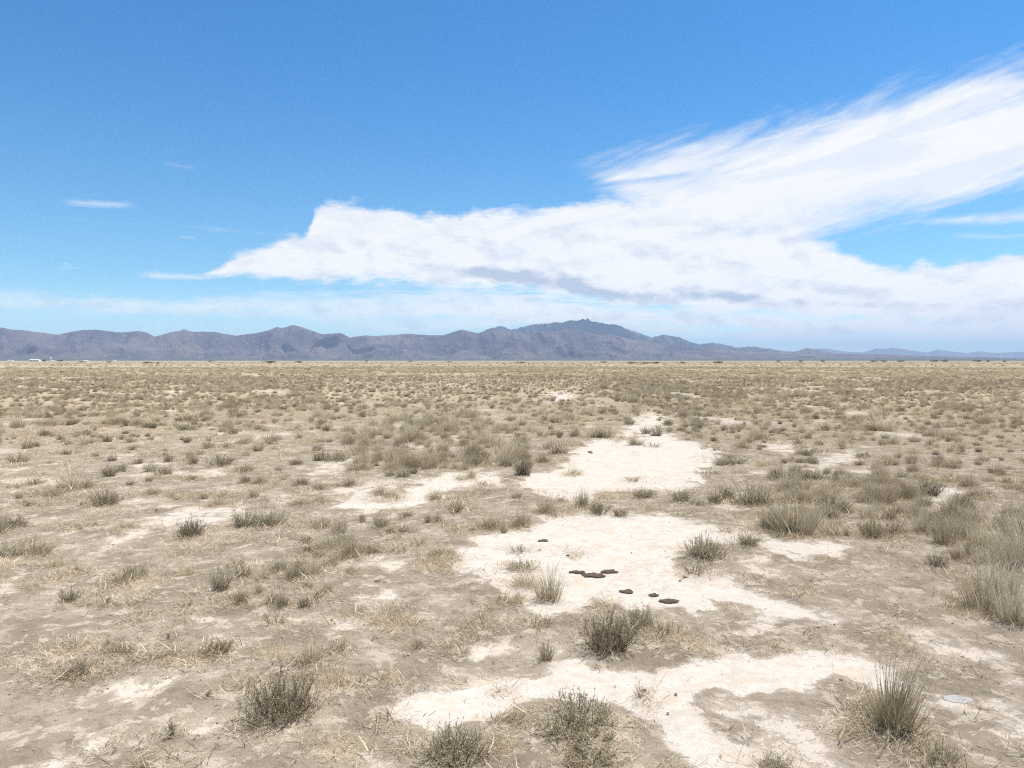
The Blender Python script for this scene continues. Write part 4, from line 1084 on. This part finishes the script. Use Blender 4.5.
FARR = [(740, 352), (775, 350), (800, 352), (815, 348.5), (828, 348.5), (840, 351), (863, 352.5), (877, 348), (883, 349.2), (893, 347.5), (908, 350), (928, 352.5), (938, 349.2), (948, 351.2), (968, 353), (980, 351.2), (993, 353), (1024, 351.8), (1080, 350), (1150, 353)]
mountain('mountain_range', LEFT + FOOT, 17000, 4400, 2600, 3, rockA, -.74, .66, 1500, 140, jag=.5, freq=1.15)
mountain('peak_mountains', PEAK, 24500, 3800, 2500, 9, rockB, -.12, .62, 900, 110, jag=.62, freq=1.25, detail=.0018)
mountain('far_hills', FARR, 46000, 6000, 4000, 15, rockC, .26, .76, 420, 50, jag=.3, freq=.5, detail=.0003)

# unseen clouds added above the frame to throw shadows on the hills
cl_m, b, out = new_mat('cloud_white')
df = b.n('ShaderNodeBsdfDiffuse', {'Color': (.9, .9, .9)}); b.t.links.new(df.outputs[0], out.inputs[0])
def add_shadow_cloud(x, y, D, H, rx, ry, seed):
    import bmesh
    d = ray(x, y); k_ = D / math.hypot(d[0], d[1]); X0, Y0, Z0 = d[0] * k_, d[1] * k_, CAMH + d[2] * k_
    up = (H - Z0) / sun_dir.z
    bm = bmesh.new(); bmesh.ops.create_icosphere(bm, subdivisions=5, radius=1)
    co = np.array([v.co[:] for v in bm.verts])
    f = 1 + .55 * fbm(co[:, 0] * 1.6 + seed, co[:, 1] * 1.6 + co[:, 2] * .7, seed, 4)
    for v, k2 in zip(bm.verts, f): v.co = Vector((v.co.x * k2 * rx, v.co.y * k2 * ry, v.co.z * k2 * 220))
    me = bpy.data.meshes.new('cloud'); bm.to_mesh(me); bm.free(); me.materials.append(cl_m)
    o = link('cloud', me, None, (X0 + sun_dir.x * up, Y0 + sun_dir.y * up, H)); o['kind'] = 'structure'
add_shadow_cloud(590, 327, 23800, 14200, 1500, 1100, 5)
add_shadow_cloud(640, 334, 23400, 14200, 700, 600, 8)
add_shadow_cloud(575, 345, 15600, 10400, 330, 420, 11)
add_shadow_cloud(332, 338, 16300, 10200, 300, 420, 14)
add_shadow_cloud(362, 343, 15900, 10200, 300, 300, 17)

# ------------------------------------------------------------------ skyline bushes
bush_m, b, out = new_mat('dark_bush_leaves')
df = b.n('ShaderNodeBsdfDiffuse', {'Color': b.mx(b.noise(b.n('ShaderNodeTexCoord').outputs['Object'], 3.0, 3), (.075, .072, .045), (.16, .145, .09))}); b.t.links.new(df.outputs[0], out.inputs[0])
def make_bush(seed):
    g = np.random.default_rng(seed); G, B = Geo(), Geo()
    for c in range(9):
        c0 = np.array([g.normal() * 1.1, g.normal() * .9, g.uniform(.7, 1.5)]); rr = g.uniform(.5, .9)
        st = stem_path(g, np.array([g.normal() * .15, g.normal() * .15, 0]), math.atan2(c0[1], c0[0]), .9, 1.6, 5, 0, .05)
        B.tube(st, np.linspace(.08, .03, 5), lin(.12, .09, .07))
        for k in range(130):
            d = g.normal(size=3); d /= np.linalg.norm(d); p = c0 + d * rr * g.uniform(.5, 1.05) * [1.2, 1.2, .8]
            p[2] = max(p[2], .1)
            G.leaf(p, g.normal(size=3) * .6, g.uniform(.12, .24), .05, lin(.1, .1, .07), g)
    return G.mesh('bush_crown', bush_m), B.mesh('bush_stems', bush_m)
BU = [make_bush(401 + i) for i in range(3)]
BUSH = [(81, 362.2, 5, 2.2), (109, 362.8, 4, 2), (148, 363.6, 9, 2.4), (158, 364, 5, 2), (210, 362, 5, 1.5), (270, 363.4, 15, 3), (300, 363, 9, 2.2), (367, 361.7, 4, 1.6), (410, 362, 5, 1.5), (449, 362.6, 5, 1.5),
        (520, 363.2, 9, 2), (604, 363, 6, 2), (632, 363.8, 10, 2.4), (645, 364, 8, 2.4), (656, 363.8, 9, 2.4), (683, 363.6, 9, 2), (720, 363.6, 13, 2.8), (778, 362, 5, 1.8), (800, 362.2, 5, 1.8), (822, 362, 5, 2),
        (874, 362.2, 6, 2.2), (884, 362.2, 5, 2.2), (901, 362.2, 6, 2.2), (934, 361.9, 8, 2.2), (945, 362, 8, 2.4), (978, 362, 8, 2.4), (988, 362, 5, 2), (1004, 362, 6, 1.6), (60, 361.7, 5, 2.2), (45, 361.6, 5, 2.6)]
BUSH.sort()
NUM = ['first', 'second', 'third', 'fourth', 'fifth', 'sixth', 'seventh', 'eighth', 'ninth', 'tenth', 'eleventh', 'twelfth', 'thirteenth', 'fourteenth', 'fifteenth',
       'sixteenth', 'seventeenth', 'eighteenth', 'nineteenth', 'twentieth', 'twenty-first', 'twenty-second', 'twenty-third', 'twenty-fourth', 'twenty-fifth', 'twenty-sixth', 'twenty-seventh', 'twenty-eighth', 'twenty-ninth', 'thirtieth']
for i, (x, y, w, h) in enumerate(BUSH):
    X_, Y_, dep = ground_at(x, y); mpp = dep / FPX
    e = bpy.data.objects.new('mesquite_bush', None); COL.objects.link(e)
    link('crown', BU[i % 3][0], e); link('trunk', BU[i % 3][1], e)
    e.location = (X_, Y_, 0); s_ = w * mpp / 3.6; e.scale = (s_, s_, max(h * mpp / 2.0, .3 * s_)); e.rotation_euler = (0, 0, i * 1.3)
    tag(e, f'dark bush on the plain near the horizon, {NUM[i]} from the left', 'bush', 'dark bushes along the horizon')

# ------------------------------------------------------------------ farm buildings far off
def simple(name, col, rough=.7):
    m_, b, out = new_mat(name)
    P = b.n('ShaderNodeTexCoord').outputs['Object']
    c = b.mx(b.mul(b.noise(P, .8, 5), .25), col, tuple(x * .7 for x in col))
    pr = b.n('ShaderNodeBsdfPrincipled', {'Base Color': c, 'Roughness': rough}); b.t.links.new(pr.outputs[0], out.inputs[0])
    return m_
wht, gry, drk = simple('white_sheet_metal', (.8, .8, .78)), simple('pale_grey_roof', (.62, .64, .66)), simple('dark_opening', (.06, .06, .06))
def boxm(name, x0, x1, y0, y1, z0, z1, mat, parent):
    v = [(x, y, z) for z in (z0, z1) for x, y in ((x0, y0), (x1, y0), (x1, y1), (x0, y1))]
    return link(name, mesh_np(name, v, fs, [4] * 6, mat), parent)
def barn(x, dist, L, Wd, H, label, name='farm_shed', doors=2):
    e = bpy.data.objects.new(name, None); COL.objects.link(e)
    X_ = (x - 512) / FPX * dist
    e.location = (X_, dist, 0)
    boxm('wall', -L / 2, L / 2, -Wd / 2, Wd / 2, 0, H, wht, e)
    rh = H + Wd * .14
    v = [(-L / 2 - .4, -Wd / 2 - .5, H + .01), (L / 2 + .4, -Wd / 2 - .5, H + .01), (L / 2 + .4, Wd / 2 + .5, H + .01), (-L / 2 - .4, Wd / 2 + .5, H + .01), (-L / 2 - .4, 0, rh), (L / 2 + .4, 0, rh)]
    f = [0, 1, 5, 4, 2, 3, 4, 5, 0, 4, 3, 1, 2, 5, 0, 3, 2, 1]
    link('roof', mesh_np('roof', v, f, [4, 4, 3, 3, 4], gry), e)
    for k in range(doors):
        cx = -L / 2 + L * (k + .5) / doors
        boxm('door', cx - L * .06, cx + L * .06, -Wd / 2 - .12, -Wd / 2 - .003, 0.05, H * .75, drk, e)
    tag(e, label, 'building', 'white farm buildings on the horizon')
barn(35.5, 2600, 32, 14, 6.0, 'long white farm shed on the far left horizon, the tallest and brightest of the sheds', doors=3)
barn(11, 2900, 20, 10, 4.0, 'small low white farm building nearest the left edge on the horizon')
barn(53, 2700, 13, 8, 3.4, 'small white shed right beside the white tower on the horizon', doors=1)
barn(83, 3000, 46, 12, 2.6, 'very long low pale building right of the white tower on the horizon', doors=4)
barn(115, 3300, 14, 8, 2.8, 'small white building standing alone, the rightmost on the horizon', doors=1)
e = bpy.data.objects.new('water_tower', None); COL.objects.link(e); e.location = ((51 - 512) / FPX * 2680, 2680, 0)
for sx in (-1, 1):
    for sy in (-1, 1): boxm('leg', sx * 1.6 - .18, sx * 1.6 + .18, sy * 1.6 - .18, sy * 1.6 + .18, 0, 9, wht, e)
def lathe(name, prof, mat, parent, seg=24):
    v = [(r_ * math.cos(2 * math.pi * k / seg), r_ * math.sin(2 * math.pi * k / seg), z) for r_, z in prof for k in range(seg)]
    f = []
    for a_ in range(len(prof) - 1):
        for k in range(seg):
            k2 = (k + 1) % seg; f += [a_ * seg + k, a_ * seg + k2, (a_ + 1) * seg + k2, (a_ + 1) * seg + k]
    return link(name, mesh_np(name, v, f, [4] * (len(f) // 4), mat, True), parent)
lathe('tank', [(.05, 8.9), (2.6, 9), (2.7, 9.4), (2.7, 13.2)], wht, e)
lathe('tank_roof', [(2.85, 13.21), (2.4, 13.9), (.05, 14.6)], gry, e)
tag(e, 'white water tower on legs rising above the farm buildings on the horizon', 'tower')

# ------------------------------------------------------------------ output
S.view_settings.view_transform = 'Standard'; S.view_settings.look = 'None'
S.view_settings.gamma = 1; S.view_settings.use_curve_mapping = False
S.view_settings.exposure = 0.36
S.render.engine = 'CYCLES'
S.cycles.max_bounces = 5; S.cycles.diffuse_bounces = 2; S.cycles.volume_bounces = 0; S.cycles.transmission_bounces = 2
S.cycles.use_denoising = False
S.cycles.pixel_filter_type = 'BLACKMAN_HARRIS'; S.cycles.filter_width = 1.15
print('singles', len(single), 'rest', len(rest))
from collections import Counter
print(Counter(KIND[p['t']] for p in single))
